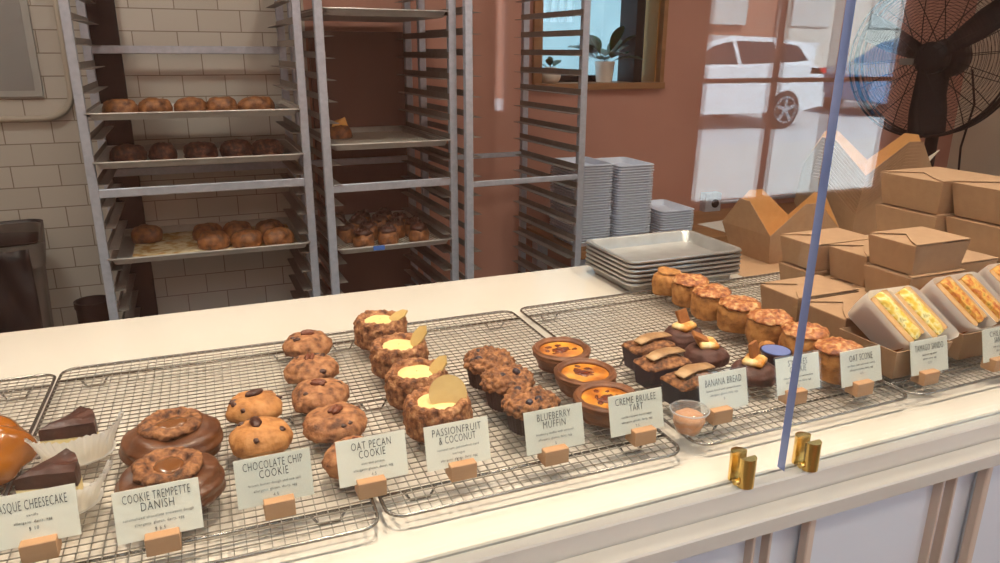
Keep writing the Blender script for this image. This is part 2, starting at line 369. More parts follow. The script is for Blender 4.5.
def build_car(name, label, paint, loc, rz=0):
    t = thing(name, label, 'car', loc, rz)
    # length along x, front at -x; side outline
    low = [(-2.2, .32), (-2.25, .55), (-2.12, .80), (-1.2, .98), (-.9, 1.02), (1.55, 1.08), (2.0, 1.05), (2.12, .9), (2.16, .6), (2.1, .36), (1.75, .28), (-1.8, .26)]
    def loft(out, w0, w1, zsplit=None):
        mb = MB(); n = len(out); vs = []
        for y, k in ((-w0, 1), (-w0 * .9, .97), (w0 * .9, .97), (w0, 1)):
            pass
        for s_, sc in ((-1, .0), (-1, 1), (1, 1), (1, .0)):
            for x, z in out:
                if sc == 0: vs.append((x * .985, s_ * w0, .62 + (z - .62) * .95))
                else: vs.append((x, s_ * w1, z))
        fs = [tuple(range(n)), tuple(range(4 * n - 1, 3 * n - 1, -1))]
        for r in range(3):
            for i in range(n): j = (i + 1) % n; fs.append((r * n + i, (r + 1) * n + i, (r + 1) * n + j, r * n + j))
        return mb.add(vs, fs)
    loft(low, .9, .8).build('body', paint, t, smooth=30)
    cab = [(-.95, 1.0), (-.25, 1.42), (.2, 1.52), (1.1, 1.50), (1.75, 1.42), (2.0, 1.36), (1.9, 1.05)]
    mb = MB(); n = len(cab); vs = []
    for s_ in (-1, 1):
        for x, z in cab: vs.append((x, s_ * (.84 - .30 * max(0, z - 1.0)), z))
    mb.add(vs, [tuple(range(n)), tuple(range(2 * n - 1, n - 1, -1))] + [(i, n + i, n + (i + 1) % n, (i + 1) % n) for i in range(n)])
    mb.build('cabin', paint, t)
    for s_ in (-1, 1):
        for poly in ([(-.66, 1.07), (-.18, 1.36), (.2, 1.44), (.28, 1.08)], [(.36, 1.08), (.28, 1.44), (1.05, 1.43), (1.12, 1.1)], [(1.2, 1.1), (1.13, 1.43), (1.6, 1.37), (1.78, 1.14)]):
            mb = MB(); y = lambda z: s_ * (.846 - .30 * max(0, z - 1.0))
            mb.add([(x, y(z), z) for x, z in poly] + [(x, y(z) - s_ * .02, z) for x, z in poly], [(0, 1, 2, 3), (7, 6, 5, 4), (0, 4, 5, 1), (1, 5, 6, 2), (2, 6, 7, 3), (3, 7, 4, 0)])
            mb.build('window', M['carglass'], t)
        for x in (-1.38, 1.32):
            Mx = Matrix.Translation((x, s_ * .80, .33)) @ Matrix.Rotation(R(90), 4, 'X')
            mb = MB().lathe([(.2, -.11), (.31, -.11), (.335, -.08), (.335, .08), (.31, .11), (.2, .11)], 28, Mx); wh = mb.build('wheel', M['tyre'], t, smooth=40)
            mb = MB(); ys = s_ * .915
            for k in range(5):
                a = 2 * pi * k / 5; mb.box(-.03, .03, -.012, .012, .03, .21, Matrix.Translation((x, ys, .33)) @ Matrix.Rotation(a, 4, 'Y'))
            mb.lathe([(.2, -.02), (.225, -.02), (.225, .02), (.2, .02)], 28, Matrix.Translation((x, ys, .33)) @ Matrix.Rotation(R(90), 4, 'X'), capb=False, capt=False)
            mb.lathe([(.05, -.02), (.05, .02)], 12, Matrix.Translation((x, ys, .33)) @ Matrix.Rotation(R(90), 4, 'X'))
            mb.build('rim', M['alloy'], wh)
        MB().box(1.78, 2.13, s_ * .86 - .03, s_ * .86 + .04, .92, 1.02).build('tail_lamp', M['tail'], t)
    MB().box(1.85, 2.25, -.55, .55, 1.38, 1.42).build('spoiler', paint, t)
    MB().box(2.1, 2.22, -.85, .85, .36, .6).build('bumper', paint, t)
    return t
build_car('white_car', 'white hatchback parked in the street, mirrored in the counter glass', M['carpaint'], (8.2, -9.75, -.13))
build_car('blue_grey_car', 'blue grey car parked farther along the street, mirrored near the fan', M['silvercar'], (14.6, -10.6, -.13))

# ------------------------------------------------------------------ counter
CX0, CX1 = -1.1, 3.4
ct = thing('service_counter', 'long cream stone service counter with stepped front ledge and white panelled front', 'counter', (0, 0, 0))
MB().bbox(CX0, CX1, .622, 1.585, .905, .95, .002).build('countertop', M['stone'], ct)
MB().bbox(CX0, CX1, .592, .6215, .899, .9225, .002).build('front_ledge', M['stone'], ct)
MB().box(CX0, CX1, .632, 1.54, 0, .904).build('cabinet', M['cab'], ct)
pn = MB()
for k in range(-3, 6):
    x = .705 + .343 * k
    pn.bbox(x, x + .246, .6265, .6325, .06, .905, .002)
pn.build('front_panel', M['cab'], ct)
for k in range(-3, 6):
    x = .705 + .343 * k
    MB().bbox(x - .009, x + .003, .609, .624, .10, .895, .003).build('moulding', M['bead'], ct)
    for dx in (.247, .274):
        MB().bbox(x + dx - .002, x + dx + .0025, .613, .628, .10, .895, .0015).build('moulding', M['bead'], ct)
MB().box(CX0, CX1, .6395, .6425, .9495, .9506).build('glass_channel', M['runner'], ct)

# glass screen: two panes leaning a touch towards the customer
TH = R(1.0)
def pane(x0, x1, label, edge):
    b = MB(); b.box(x0, x1, -.0065, .0065, 0, 1.05)
    b.mi = [0, 0, 0, 0, edge, 0]
    o = b.build('glass_screen', [M['glass'], M['edge']]); o.location = (0, .641, .951); o.rotation_euler = (TH, 0, 0)
    return tag(o, label, 'glass panel')
pane(-1.0, .651, 'wide clear glass screen left of the joint along the counter front', 0)
pane(.6655, 3.2, 'clear glass screen right of the joint, in front of the boxes', 1)
def clamp(x, label):
    t = thing('glass_clamp', label, 'clamp', (x, .637, .95), 0, 'brass clamps gripping the glass')
    for nm, sg in (('front_post', -1), ('back_post', 1)):
        arc = [(.0115 * cos(R(q)), sg * (.0070 + .0115 * sin(R(q)))) for q in range(0, 181, 12)]
        if sg > 0: pass
        else: arc = arc[::-1]
        MB().prism(arc, .0005, .0405).build(nm, M['brass'], t, smooth=40)
    MB().tube([(-.011, -.007, .008), (-.0165, -.007, .008)], .0042, 12).build('bolt', M['brass'], t, smooth=40)
clamp(.597, 'polished brass glass clamp standing left of the glass joint')
clamp(.702, 'polished brass glass clamp standing right of the glass joint')

# ------------------------------------------------------------------ wire cooling racks on the counter
Z = .972
RW, RD = .396, .595
def rounded(x0, x1, y0, y1, r, n=5):
    pts = []
    for cx, cy, a in ((x1 - r, y0 + r, -90), (x1 - r, y1 - r, 0), (x0 + r, y1 - r, 90), (x0 + r, y0 + r, 180)):
        for i in range(n + 1): q = R(a + 90 * i / n); pts.append((cx + r * cos(q), cy + r * sin(q)))
    return pts
def cooling_rack(label, loc, rz):
    t = thing('wire_cooling_rack', label, 'cooling rack', loc, rz, 'wire cooling racks on the counter')
    MB().tube([(x, y, -.0035) for x, y in rounded(0, RW, 0, RD, .022)], .0024, 6, closed=True).build('rim', M['rim'], t, smooth=True)
    g = MB(); nx, ny = 31, 47
    for i in range(1, nx):
        x = RW * i / nx; g.tube([(x, .001, -.0032), (x, RD - .001, -.0032)], .00085, 4)
    for j in range(1, ny):
        y = RD * j / ny; g.tube([(.001, y, -.0012), (RW - .001, y, -.0012)], .00085, 4)
    g.build('wire_grid', M['wire'], t)
    for y in (.05, .30, .55):
        MB().tube([(.0, y, -.0055), (RW, y, -.0055)], .0020, 6).build('support_bar', M['rim'], t, smooth=True)
        for x in (.05, RW - .05):
            MB().tube([(x - .02, y, -.006), (x - .012, y, -.0195), (x + .012, y, -.0195), (x + .02, y, -.006)], .0018, 6).build('foot', M['rim'], t, smooth=True)
    return t
RX = [(-.652, .703, -1.6), (-.247, .704, -1.4), (.160, .703, -.5), (.582, .703, .2), (.984, .703, .6)]
for (x, y, a), lb in zip(RX, ['wire cooling rack at the far left holding the orange glazed pastry', 'wire cooling rack carrying the danishes, cheesecake and cookies', 'wire cooling rack carrying coconut tarts, muffins and custard tarts', 'wire cooling rack carrying banana bread and the row of nut topped cakes', 'wire cooling rack at the right under the sandwich boxes']):
    cooling_rack(lb, (x, y, Z), R(a))

# ------------------------------------------------------------------ price cards
def price_card(lines, sub, price, x, y, cx, sleeve, label, tilt=14):
    t = thing('price_card', label, 'price card', (x, y, Z), 0, 'printed price cards in wooden blocks')
    bk = MB(); bk.bbox(-.0165, .0165, 0, .024, 0, .021, .0008); bk.build('wood_block', M['woodblock'], t)
    dx = cx - x; T = R(tilt)
    W, H = .082, .0545
    c = MB().box(-W / 2, W / 2, -.0004, .0004, -H / 2, H / 2).build('card', M['card'], t)
    c.location = (dx, .012 + sin(T) * .022, .014 + H / 2 * cos(T) + .001); c.rotation_euler = (-T, 0, 0)
    f = -.00075
    hs = .0135 if len(lines) > 1 else .0150
    zz = .0172 if len(lines) > 1 else .014
    for l in lines:
        wd = min(.064, .0052 * len(l)); o = text_obj('lettering', l, hs, M['ink'], c, (0, f, zz), sx=1)
        ex = max(v.co.x for v in o.data.vertices) - min(v.co.x for v in o.data.vertices); o.data.transform(Matrix.Diagonal((wd / ex, 1, 1, 1))); zz -= .0105
    zz -= .0002
    for l in sub:
        text_obj('small_lettering', l, .0042, M['ink'], c, (0, f, zz), sx=.9); zz -= .0068
    text_obj('price_lettering', price, .0052, M['ink'], c, (0, f, max(zz - .0005, -.0195)), sx=.9)
    if sleeve:
        s = MB().box(-W / 2 - .003, W / 2 + .003, -.0016, .0012, -H / 2 - .003, H / 2 + .003).build('plastic_sleeve', M['sleeve'], c)
    return t
SUB = ['allergens: gluten, dairy, egg']
cards = [
 (['BASQUE CHEESECAKE'], ['vanilla', 'allergens: dairy, egg'], '$ 10', -0.187, 0.762, -0.190, 0, 'cream price card reading BASQUE CHEESECAKE in a wooden block'),
 (['COOKIE TREMPETTE', 'DANISH'], ['caramelized chocolate croissant dough'] + SUB, '$ 6.5', -0.071, 0.727, -0.072, 0, 'cream price card reading COOKIE TREMPETTE DANISH in a wooden block'),
 (['CHOCOLATE CHIP', 'COOKIE'], ['brown butter dough and sea salt'] + SUB, '4.5', 0.048, 0.745, 0.046, 1, 'price card reading CHOCOLATE CHIP COOKIE in a glossy sleeve'),
 (['OAT PECAN', 'COOKIE'], ['oats and pecans'] + SUB, '4.5', 0.152, 0.745, 0.157, 0, 'cream price card reading OAT PECAN COOKIE in a wooden block'),
 (['PASSIONFRUIT', '& COCONUT'], ['coconut tart, passionfruit curd', 'meringue'] + SUB, '$ 8', 0.263, 0.740, 0.261, 0, 'cream price card reading PASSIONFRUIT & COCONUT in a wooden block'),
 (['BLUEBERRY', 'MUFFIN'], ['blueberry muffin with streusel'] + SUB, '5', 0.383, 0.729, 0.387, 1, 'cream price card reading BLUEBERRY MUFFIN in a wooden block'),
 (['CREME BRULEE', 'TART'], ['vanilla custard, burnt sugar'] + SUB, '7.5', 0.514, 0.729, 0.508, 1, 'cream price card reading CREME BRULEE TART in a wooden block'),
 (['BANANA BREAD'], ['banana bread with caramel banana'] + SUB, '5', 0.647, 0.738, 0.658, 1, 'cream price card reading BANANA BREAD beside the small clear cup'),
 (["S'MORES", 'COOKIE'], ['chocolate, toasted marshmallow'] + SUB, '5', 0.789, 0.744, 0.799, 1, "cream price card reading S'MORES COOKIE behind the glass joint"),
 (['OAT SCONE'], ['oat flour, nuts and seeds, honey'] + SUB, '4.5', 0.906, 0.729, 0.909, 1, 'cream price card reading OAT SCONE before the nearest nut topped cake'),
 (['TAMAGO SANDO'], ['japanese egg salad', 'gluten, dairy, egg'], '$ 9', 1.035, 0.719, 1.043, 1, 'cream price card reading TAMAGO SANDO under the yellow egg sandwich'),
 (['CHILI EGG', 'SANDO'], ['chili crisp egg salad', 'gluten, egg'], '$ 9', 1.189, 0.713, 1.199, 1, 'price card reading CHILI EGG SANDO cut by the right frame edge'),
]
for c in cards: price_card(*c)

# ------------------------------------------------------------------ pastries
rnd = random.Random(5)
# glazed pastry at far left
t = thing('glazed_pastry', 'shiny orange glazed pastry cut by the left edge of the photo', 'pastry', (-0.290, 0.975, Z))
b = MB(); prof = smoothprof([(.001, 0), (.046, 0), (.060, .018), (.056, .042), (.036, .062), (.001, .068)], 5)
b.lathe(prof, 40, disp=lambda p, q: .003 * sin(6 * q + p.z * 60) + .003 * nz(p, 30, 2), capb=False, capt=False, sx=1.15)
b.build('crust', M['glaze'], t, smooth=True)
MB().blob((0, 0, .060), .03, .026, .012, 3, .15).build('glazed_top', M['orangeglz'], t, smooth=True)

# cheesecake slices in pleated paper
def cheesecake(loc, rz, label, seed, paper_h=.055):
    t = thing('cheesecake_slice', label, 'cheesecake', loc, rz, 'burnt cheesecake slices in paper')
    L = .064; a = R(28); n = 9
    def slab(z0, z1, inset, mm, nm, amp):
        b = MB(); lv = 5; ring = [(0.0, 0)] + [(L * cos(-a + 2 * a * i / n), L * sin(-a + 2 * a * i / n)) for i in range(n + 1)]
        pts = []
        for i in range(len(ring)):
            p, q = Vector(ring[i]), Vector(ring[(i + 1) % len(ring)])
            for k in range(4): pts.append(p.lerp(q, k / 4))
        c = Vector((L * .6, 0)); vs = []; m = len(pts)
        for j in range(lv + 1):
            z = z0 + (z1 - z0) * j / lv
            for p in pts:
                q = c + (p - c) * (1 - inset * (j == lv)); vs.append((q.x - L * .55, q.y, z + (amp * nz((q.x, q.y, z), 60, seed) if j == lv else 0) + (.006 * (q.x / L) if z1 > .035 and j == lv else 0)))
        for s_ in (.6, .25):
            for p in pts:
                q = c + (p - c) * s_; vs.append((q.x - L * .55, q.y, z1 + amp * nz((q.x, q.y, z1), 60, seed) + .004))
        lv += 2
        fs = [tuple(range(m - 1, -1, -1)), tuple(range(lv * m, lv * m + m))] + [(j * m + i, j * m + (i + 1) % m, (j + 1) * m + (i + 1) % m, (j + 1) * m + i) for j in range(lv) for i in range(m)]
        return b.add(vs, fs).build(nm, mm, t, smooth=35)
    slab(.002, .032, 0, M['cheese'], 'cheese_filling', 0)
    slab(.031, .046, .03, M['burnt'], 'burnt_top', .004)
    b = MB(); vs = []; n2 = 60
    for j in range(7):
        f = j / 6
        for i in range(n2 + 1):
            q = R(-158) + R(176) * i / n2 - rz
            pl = (.0030 * f) * sin(i * 2.2); r0 = .036 + .015 * f ** 1.3 + pl
            vs.append((r0 * cos(q) * 1.1 + .004, r0 * sin(q), .001 + paper_h * f * (1 - .15 * f) + .004 * f * nz((q, f, 0), 2, seed)))
    w_ = n2 + 1
    b.add(vs, [(j * w_ + i, j * w_ + i + 1, (j + 1) * w_ + i + 1, (j + 1) * w_ + i) for j in range(6) for i in range(n2)])
    b.add([(.040 * cos(2 * pi * i / 24) * 1.1 + .004, .040 * sin(2 * pi * i / 24), .001) for i in range(24)], [tuple(range(24))])
    b.build('paper_cup', M['parch'], t, smooth=True)
cheesecake((-0.180, 0.985, Z), R(20), 'dark topped cheesecake slice behind a pleated paper cup, the farther one', 1, .050)
cheesecake((-0.186, 0.868, Z), R(14), 'dark topped cheesecake slice just behind its price card, the nearer one', 2, .044)

def danish(loc, rz, label, seed):
    t = thing('danish_pastry', label, 'danish', loc, rz, 'glossy brown danishes')
    b = MB(); prof = smoothprof([(.001, 0), (.044, 0), (.056, .010), (.056, .022), (.049, .032), (.034, .037), (.001, .038)], 6)
    b.lathe(prof, 72, disp=lambda p, q: .0022 * abs(sin(2.5 * q + 55 * p.z)) + .0012 * sin(p.z * 560 + 2 * q) + .0025 * nz(p, 25, seed), capb=False, capt=False, sx=1.03)
    b.build('spiral_crust', M['danish'], t, smooth=True)
    b = MB(); prof = smoothprof([(.020, .032), (.034, .036), (.0385, .042), (.034, .048), (.026, .0485), (.018, .043), (.001, .041)], 5)
    b.lathe(prof, 64, disp=lambda p, q: .0035 * crumb(p, 140, seed) + .0025 * nz(p, 60, seed), capb=False, capt=False)
    b.build('cookie_ring', M['crumble'], t, smooth=True)
    MB().blob((0, -.001, .0425), .0200, .0165, .0035, seed, .08).build('caramel_centre', M['caramel'], t, smooth=True)
danish((-0.062, 0.941, Z), .4, 'glossy brown danish with crumbly ring, the farther of the pair', 1)
danish((-0.064, 0.833, Z), 1.7, 'glossy brown danish with caramel centre, right behind its card', 2)

def cookie(name, loc, rz, label, seed, m, top, r=.038, h=.026, bits=6, grp=None, tilt=0, amp=.0012):
    t = thing(name, label, 'cookie', loc, rz, grp)
    if tilt: t.rotation_euler = (tilt, 0, rz)
    b = MB(); prof = smoothprof([(.001, 0), (r * .86, 0), (r, h * .25), (r * .95, h * .55), (r * .72, h * .86), (r * .35, h), (.001, h * 1.02)], 6)
    b.lathe(prof, 56, disp=lambda p, q: .0035 * nz(p, 45, seed) + amp * 1.6 * crumb(p, 120, seed), capb=False, capt=False)
    b.build('dough', m, t, smooth=True)
    rr = random.Random(seed)
    for k in range(bits):
        a = rr.uniform(0, 6.28); q = rr.uniform(.5, .85) * r
        z = h * (1.0 - .55 * (q / r) ** 3) - .001
        MB().blob((q * cos(a), q * sin(a), z), rr.uniform(.0045, .008), rr.uniform(.004, .0065), .0032, k, .35, 2.5, 7).build('chocolate_chunk', M['choc'], t, smooth=True)
    if top == 'choc':
        MB().blob((.002, .004, h + .002), .0135, .0075, .0045, seed, .15, M=Matrix.Rotation(.2, 4, 'Z')).build('chocolate_disc', M['choc'], t, smooth=True)
    else:
        o = MB()
        for s_ in (-1, 1):
            o.blob((.001, .002 + s_ * .0036, h + .0022), .0115, .0042, .0042, seed + s_, .18, 3, 10)
        o.build('pecan_half', M['pecan'], t, smooth=True)
G = 'chocolate chip cookies'
cookie('chocolate_chip_cookie', (0.044, 1.012, Z), .2, 'golden cookie with a chocolate disc, the farther of two', 11, M['cookie'], 'choc', .0385, .030, 6, G)
cookie('chocolate_chip_cookie', (0.043, 0.919, Z), 1.5, 'golden cookie with a chocolate disc, just behind its card', 12, M['cookie'], 'choc', .040, .032, 5, G)
G = 'oat pecan cookies in a column'
for k, (x, y, r_, lb) in enumerate([(0.150, 1.225, .041, 'oat cookie with pecan, farthest back of the column'), (0.140, 1.116, .0425, 'oat cookie with pecan, second from the back of the column'), (0.137, 1.017, .042, 'oat cookie with pecan, middle of the column of five'), (0.142, 0.924, .043, 'large oat cookie with pecan, second nearest its price card'), (0.148, 0.824, .040, 'oat cookie mostly hidden behind the OAT PECAN COOKIE card')]):
    cookie('oat_pecan_cookie', (x, y, Z), k * 1.3, lb, 21 + k, M['oat'], 'pecan', r_, .030, 4, G, amp=.002)

def coconut_tart(loc, rz, label, seed, sh):
    t = thing('coconut_tart', label, 'tart', loc, rz, 'passionfruit and coconut tarts')
    b = MB(); r = .046
    prof = smoothprof([(.001, 0), (r * .88, 0), (r, .012), (r * 1.0, .034), (r * .90, .047), (r * .76, .049), (r * .62, .043), (r * .56, .038)], 6)
    b.lathe(prof, 84, disp=lambda p, q: (.0055 * crumb(p, 130, seed) + .003 * nz(p, 90, seed)) * min(1, .35 + p.z / .03), capb=False, capt=False)
    b.build('coconut_crust', M['coconut'], t, smooth=True)
    b = MB(); b.lathe(smoothprof([(r * .66, .036), (r * .62, .042), (r * .4, .0445), (.001, .0455)], 4), 40, disp=lambda p, q: .0012 * nz(p, 70, seed), capt=False, capb=False)
    b.build('curd_filling', M['curd'], t, smooth=True)
    poly = [(-.021, -.004), (-.014, .009), (-.002, .014), (.013, .011), (.0215, 0), (.014, -.012), (0, -.0145), (-.013, -.011)]
    if sh[4]: poly = [(.026 * cos(R(k * 15)), .026 * sin(R(k * 15))) for k in range(0, 24)]
    Mx = Matrix.Translation((sh[0], sh[1], sh[2])) @ Matrix.Rotation(sh[5] - rz, 4, 'Z') @ Matrix.Rotation(sh[3], 4, 'Y') @ Matrix.Rotation(sh[6], 4, 'X')
    MB().prism(poly, -.0012, .0012, Mx).build('biscuit_shard', M['shard'], t)
coconut_tart((0.276, 1.213, Z), 0, 'coconut crusted tart with curd, farthest from its card', 31, (.028, -.012, .050, R(-28), 0, -.3, .25))
coconut_tart((0.276, 1.086, Z), 0, 'coconut crusted tart with an upright pale biscuit shard, second from the back', 32, (.030, -.010, .058, R(-52), 0, -.1, .35))
coconut_tart((0.273, 0.974, Z), 0, 'coconut crusted tart with curd, third from the back', 33, (.028, -.012, .052, R(-48), 0, 0, .2))
coconut_tart((0.273, 0.873, Z), 0, 'coconut crusted tart with round biscuit disc, nearest its card', 34, (.012, -.008, .055, R(-20), 1, 0, R(62)))

def muffin(loc, rz, label, seed):
    t = thing('blueberry_muffin', label, 'muffin', loc, rz, 'blueberry muffins in brown paper cups')
    b = MB(); r0, r1 = .028, .0345; n = 96; pr = [(r0, 0), (r0 + .001, .003), (r1, .034)]
    b.lathe(smoothprof(pr, 3), n, disp=lambda p, q: .0011 * sin(q * 32), capt=False)
    b.build('paper_cup', M['muffincup'], t, smooth=True)
    b = MB(); r = .0395
    prof = smoothprof([(r1 - .002, .028), (r * .97, .032), (r, .037), (r * .92, .043), (r * .7, .049), (r * .35, .052), (.001, .053)], 8)
    b.lathe(prof, 96, disp=lambda p, q: .008 * crumb(p, 120, seed) + .004 * nz(p, 40, seed), capb=False, capt=False)
    b.build('crumb_top', M['crumble'], t, smooth=True)
    rr = random.Random(seed)
    for k in range(3):
        a = rr.uniform(0, 6.28); q = rr.uniform(.3, .7) * r
        MB().blob((q * cos(a), q * sin(a), .052 - .012 * (q / r) ** 2), .0065, .006, .005, k, .15, 2, 8).build('blueberry', M['berry'], t, smooth=True)
muffin((0.392, 0.986, Z), 0, 'brown crumb muffin in a dark paper cup, farthest of three', 41)
muffin((0.392, 0.909, Z), 2, 'brown crumb muffin in a dark paper cup, middle of three', 42)
muffin((0.393, 0.833, Z), 4, 'brown crumb muffin with dark berries, nearest the BLUEBERRY MUFFIN card', 43)

def brulee(loc, rz, label, seed):
    t = thing('custard_tart', label, 'tart', loc, rz, 'burnt custard tarts')
    b = MB(); r = .047
    prof = smoothprof([(.001, 0), (r * .70, 0), (r * .80, .006), (r * .98, .022), (r * 1.01, .028), (r * .96, .034), (r * .88, .0345), (r * .80, .031), (r * .76, .026)], 5)
    b.lathe(prof, 72, disp=lambda p, q: .0022 * nz(p, 60, seed) + .0009 * sin(p.z * 900), capb=False, capt=False)
    b.build('pastry_shell', M['pastry'], t, smooth=True)
    b = MB(); b.lathe(smoothprof([(r * .79, .0275), (r * .66, .0290), (r * .3, .0280), (.001, .0270)], 4), 40, disp=lambda p, q: .001 * nz(p, 50, seed), capt=False, capb=False)
    b.build('custard', M['custard'], t, smooth=True)
    bs = MB(); rr = random.Random(seed)
    bs.blob((.002, .002, .0276), .015, .011, .0018, seed, .5, 3.0, 12)
    for k in range(7):
        a = rr.uniform(0, 6.28); q = rr.uniform(.010, .027); bs.blob((q * cos(a), q * sin(a), .0283), rr.uniform(.003, .007), rr.uniform(.002, .005), .0012, k, .4, 3, 6)
    bs.build('burnt_sugar', M['burntsugar'], t, smooth=True)
brulee((0.528, 1.002, Z), 0, 'burnt custard tart, farthest of three, wholly in view', 51)
brulee((0.520, 0.907, Z), 2.2, 'burnt custard tart, middle of three', 52)
brulee((0.507, 0.820, Z), 4.1, 'burnt custard tart half hidden by the CREME BRULEE TART card', 53)

def banana_loaf(loc, rz, label, seed):
    t = thing('banana_bread', label, 'mini loaf', loc, rz, 'mini banana loaves')
    def ring(a, b_, z, n=10):
        return [(x, y, z) for x, y in rounded(-a, a, -b_, b_, min(a, b_) * .3, 6)]
    b = MB(); rings = [ring(.036, .0215, 0), ring(.0375, .023, .01), ring(.041, .0265, .034)]; n = len(rings[0])
    vs = []
    for rg in rings: vs += rg
    b.add(vs, [tuple(range(n - 1, -1, -1))] + [(j * n + i, j * n + (i + 1) % n, (j + 1) * n + (i + 1) % n, (j + 1) * n + i) for j in range(2) for i in range(n)])
    b.build('loaf_paper', M['cakecup'], t, smooth=30)
    b = MB(); vs = []; K = 12
    for j in range(K + 1):
        f = j / K; s_ = cos(f * pi / 2) if j < K else .02; z = .032 + .014 * sin(f * pi / 2)
        for (x, y, _) in ring(.0405, .0262, 0):
            p = Vector((x * s_, y * s_, z)); d = .006 * crumb(p, 120, seed) + .003 * nz(p, 60, seed)
            vs.append(p + Vector((x, y, .02)).normalized() * d)
    b.add(vs, [(j * n + i, j * n + (i + 1) % n, (j + 1) * n + (i + 1) % n, (j + 1) * n + i) for j in range(K) for i in range(n)] + [tuple(range(K * n, K * n + n))])
    b.build('crumb_top', M['crumble'], t, smooth=True)
    Mx = Matrix.Translation((.002, 0, .0475)) @ Matrix.Rotation(.12, 4, 'Z')
    b = MB(); pts = [(-.033, -.002, .0), (-.015, .001, .002), (0, .002, .003), (.015, .001, .002), (.034, -.003, .001)]
    vs = []; m = 12
    for i, p in enumerate(pts):
        wv = [.0095, .0125, .013, .0125, .0105][i]
        for k in range(m): q = 2 * pi * k / m; vs.append(Mx @ Vector((p[0], p[1] + wv * cos(q), p[2] + .0026 * sin(q) + .001 * nz((p[0], q, 0), 40, seed))))
    b.add(vs, [tuple(range(m - 1, -1, -1)), tuple(range(4 * m, 5 * m))] + [(i * m + k, i * m + (k + 1) % m, (i + 1) * m + (k + 1) % m, (i + 1) * m + k) for i in range(4) for k in range(m)])
    b.build('banana_slice', M['banana'], t, smooth=True)
banana_loaf((0.665, 0.951, Z), R(4), 'mini banana loaf in dark paper, farthest of three', 61)
banana_loaf((0.646, 0.887, Z), R(4), 'mini banana loaf in dark paper, middle of three', 62)
banana_loaf((0.650, 0.818, Z), R(6), 'mini banana loaf nearest its card, banana slice on top', 63)

def smores(loc, rz, label, seed, up):
    t = thing('smores_cookie', label, 'cookie', loc, rz, 'chocolate marshmallow cookies')
    b = MB(); r = .036; h = .028
    prof = smoothprof([(.001, 0), (r * .9, 0), (r, h * .3), (r * .96, h * .6), (r * .7, h * .92), (.001, h)], 6)
    b.lathe(prof, 48, disp=lambda p, q: .004 * nz(p, 45, seed) + .002 * crumb(p, 110, seed), capb=False, capt=False); b.build('chocolate_dough', M['brownie'], t, smooth=True)
    MB().bbox(-.018, .018, -.016, .016, h - .003, h + .010, .004, Matrix.Rotation(.4, 4, 'Z')).build('marshmallow', M['marsh'], t, smooth=60)
    Mx = Matrix.Translation((.002, .002, h + .008)) @ Matrix.Rotation(.3, 4, 'Z') @ Matrix.Rotation(R(up), 4, 'X')
    MB().bbox(-.0135, .0135, -.002, .025, -.003, .003, .001, Mx).build('graham_cracker', M['graham'], t)
smores((0.779, 1.013, Z), 0, 'chocolate cookie with marshmallow and cracker, farthest back', 71, 62)
smores((0.765, 0.930, Z), .8, 'chocolate cookie with marshmallow and flat cracker, beside the banana loaves', 72, 24)
smores((0.789, 0.842, Z), .2, 'chocolate cookie with upright cracker, right of the BANANA BREAD card', 73, 75)

# small clear cup of cocoa mousse, and the cup with a blue reflection painted on its lid
t = thing('dessert_cup', 'small clear plastic cup of brown mousse between two price cards', 'cup', (0.588, 0.738, Z))
MB().lathe(smoothprof([(.015, .0), (.0165, .001), (.022, .022), (.0242, .031), (.0262, .032), (.0262, .0345), (.0245, .035), (.0238, .033)], 3), 40, capt=False).build('plastic_cup', M['cup'], t, smooth=True)
MB().lathe(smoothprof([(.001, .002), (.0145, .002), (.0205, .016), (.0205, .023), (.013, .029), (.001, .031)], 4), 36, disp=lambda p, q: .0012 * nz(p, 120, 3), capb=False, capt=False).build('mousse', M['mousse'], t, smooth=True)
MB().lathe([(.0255, .0345), (.0262, .036), (.0225, .0368), (.012, .0395), (.0005, .040)], 40, capb=False, capt=False).build('clear_lid', M['cup'], t, smooth=True)
MB().tube([(.0262 * cos(2 * pi * i / 40), .0262 * sin(2 * pi * i / 40), .0345) for i in range(40)], .0011, 6, closed=True).build('rim', M['cuprim'], t, smooth=True)
t = thing('dip_cup', 'small dark cup with a blue reflection painted on its lid behind the glass joint', 'cup', (0.849, 0.861, Z))
MB().lathe(smoothprof([(.016, 0), (.018, .001), (.023, .028), (.025, .030), (.025, .033)], 3), 36, capt=False).build('cup_body', mat('dark_sauce', [(58, 34, 40)], rough=.3), t, smooth=True)
MB().lathe([(.0225, .031), (.0225, .0335), (.019, .034), (.0005, .0335)], 36, capb=False, capt=False).build('lid_reflection', M['lidreflect'], t, smooth=40)

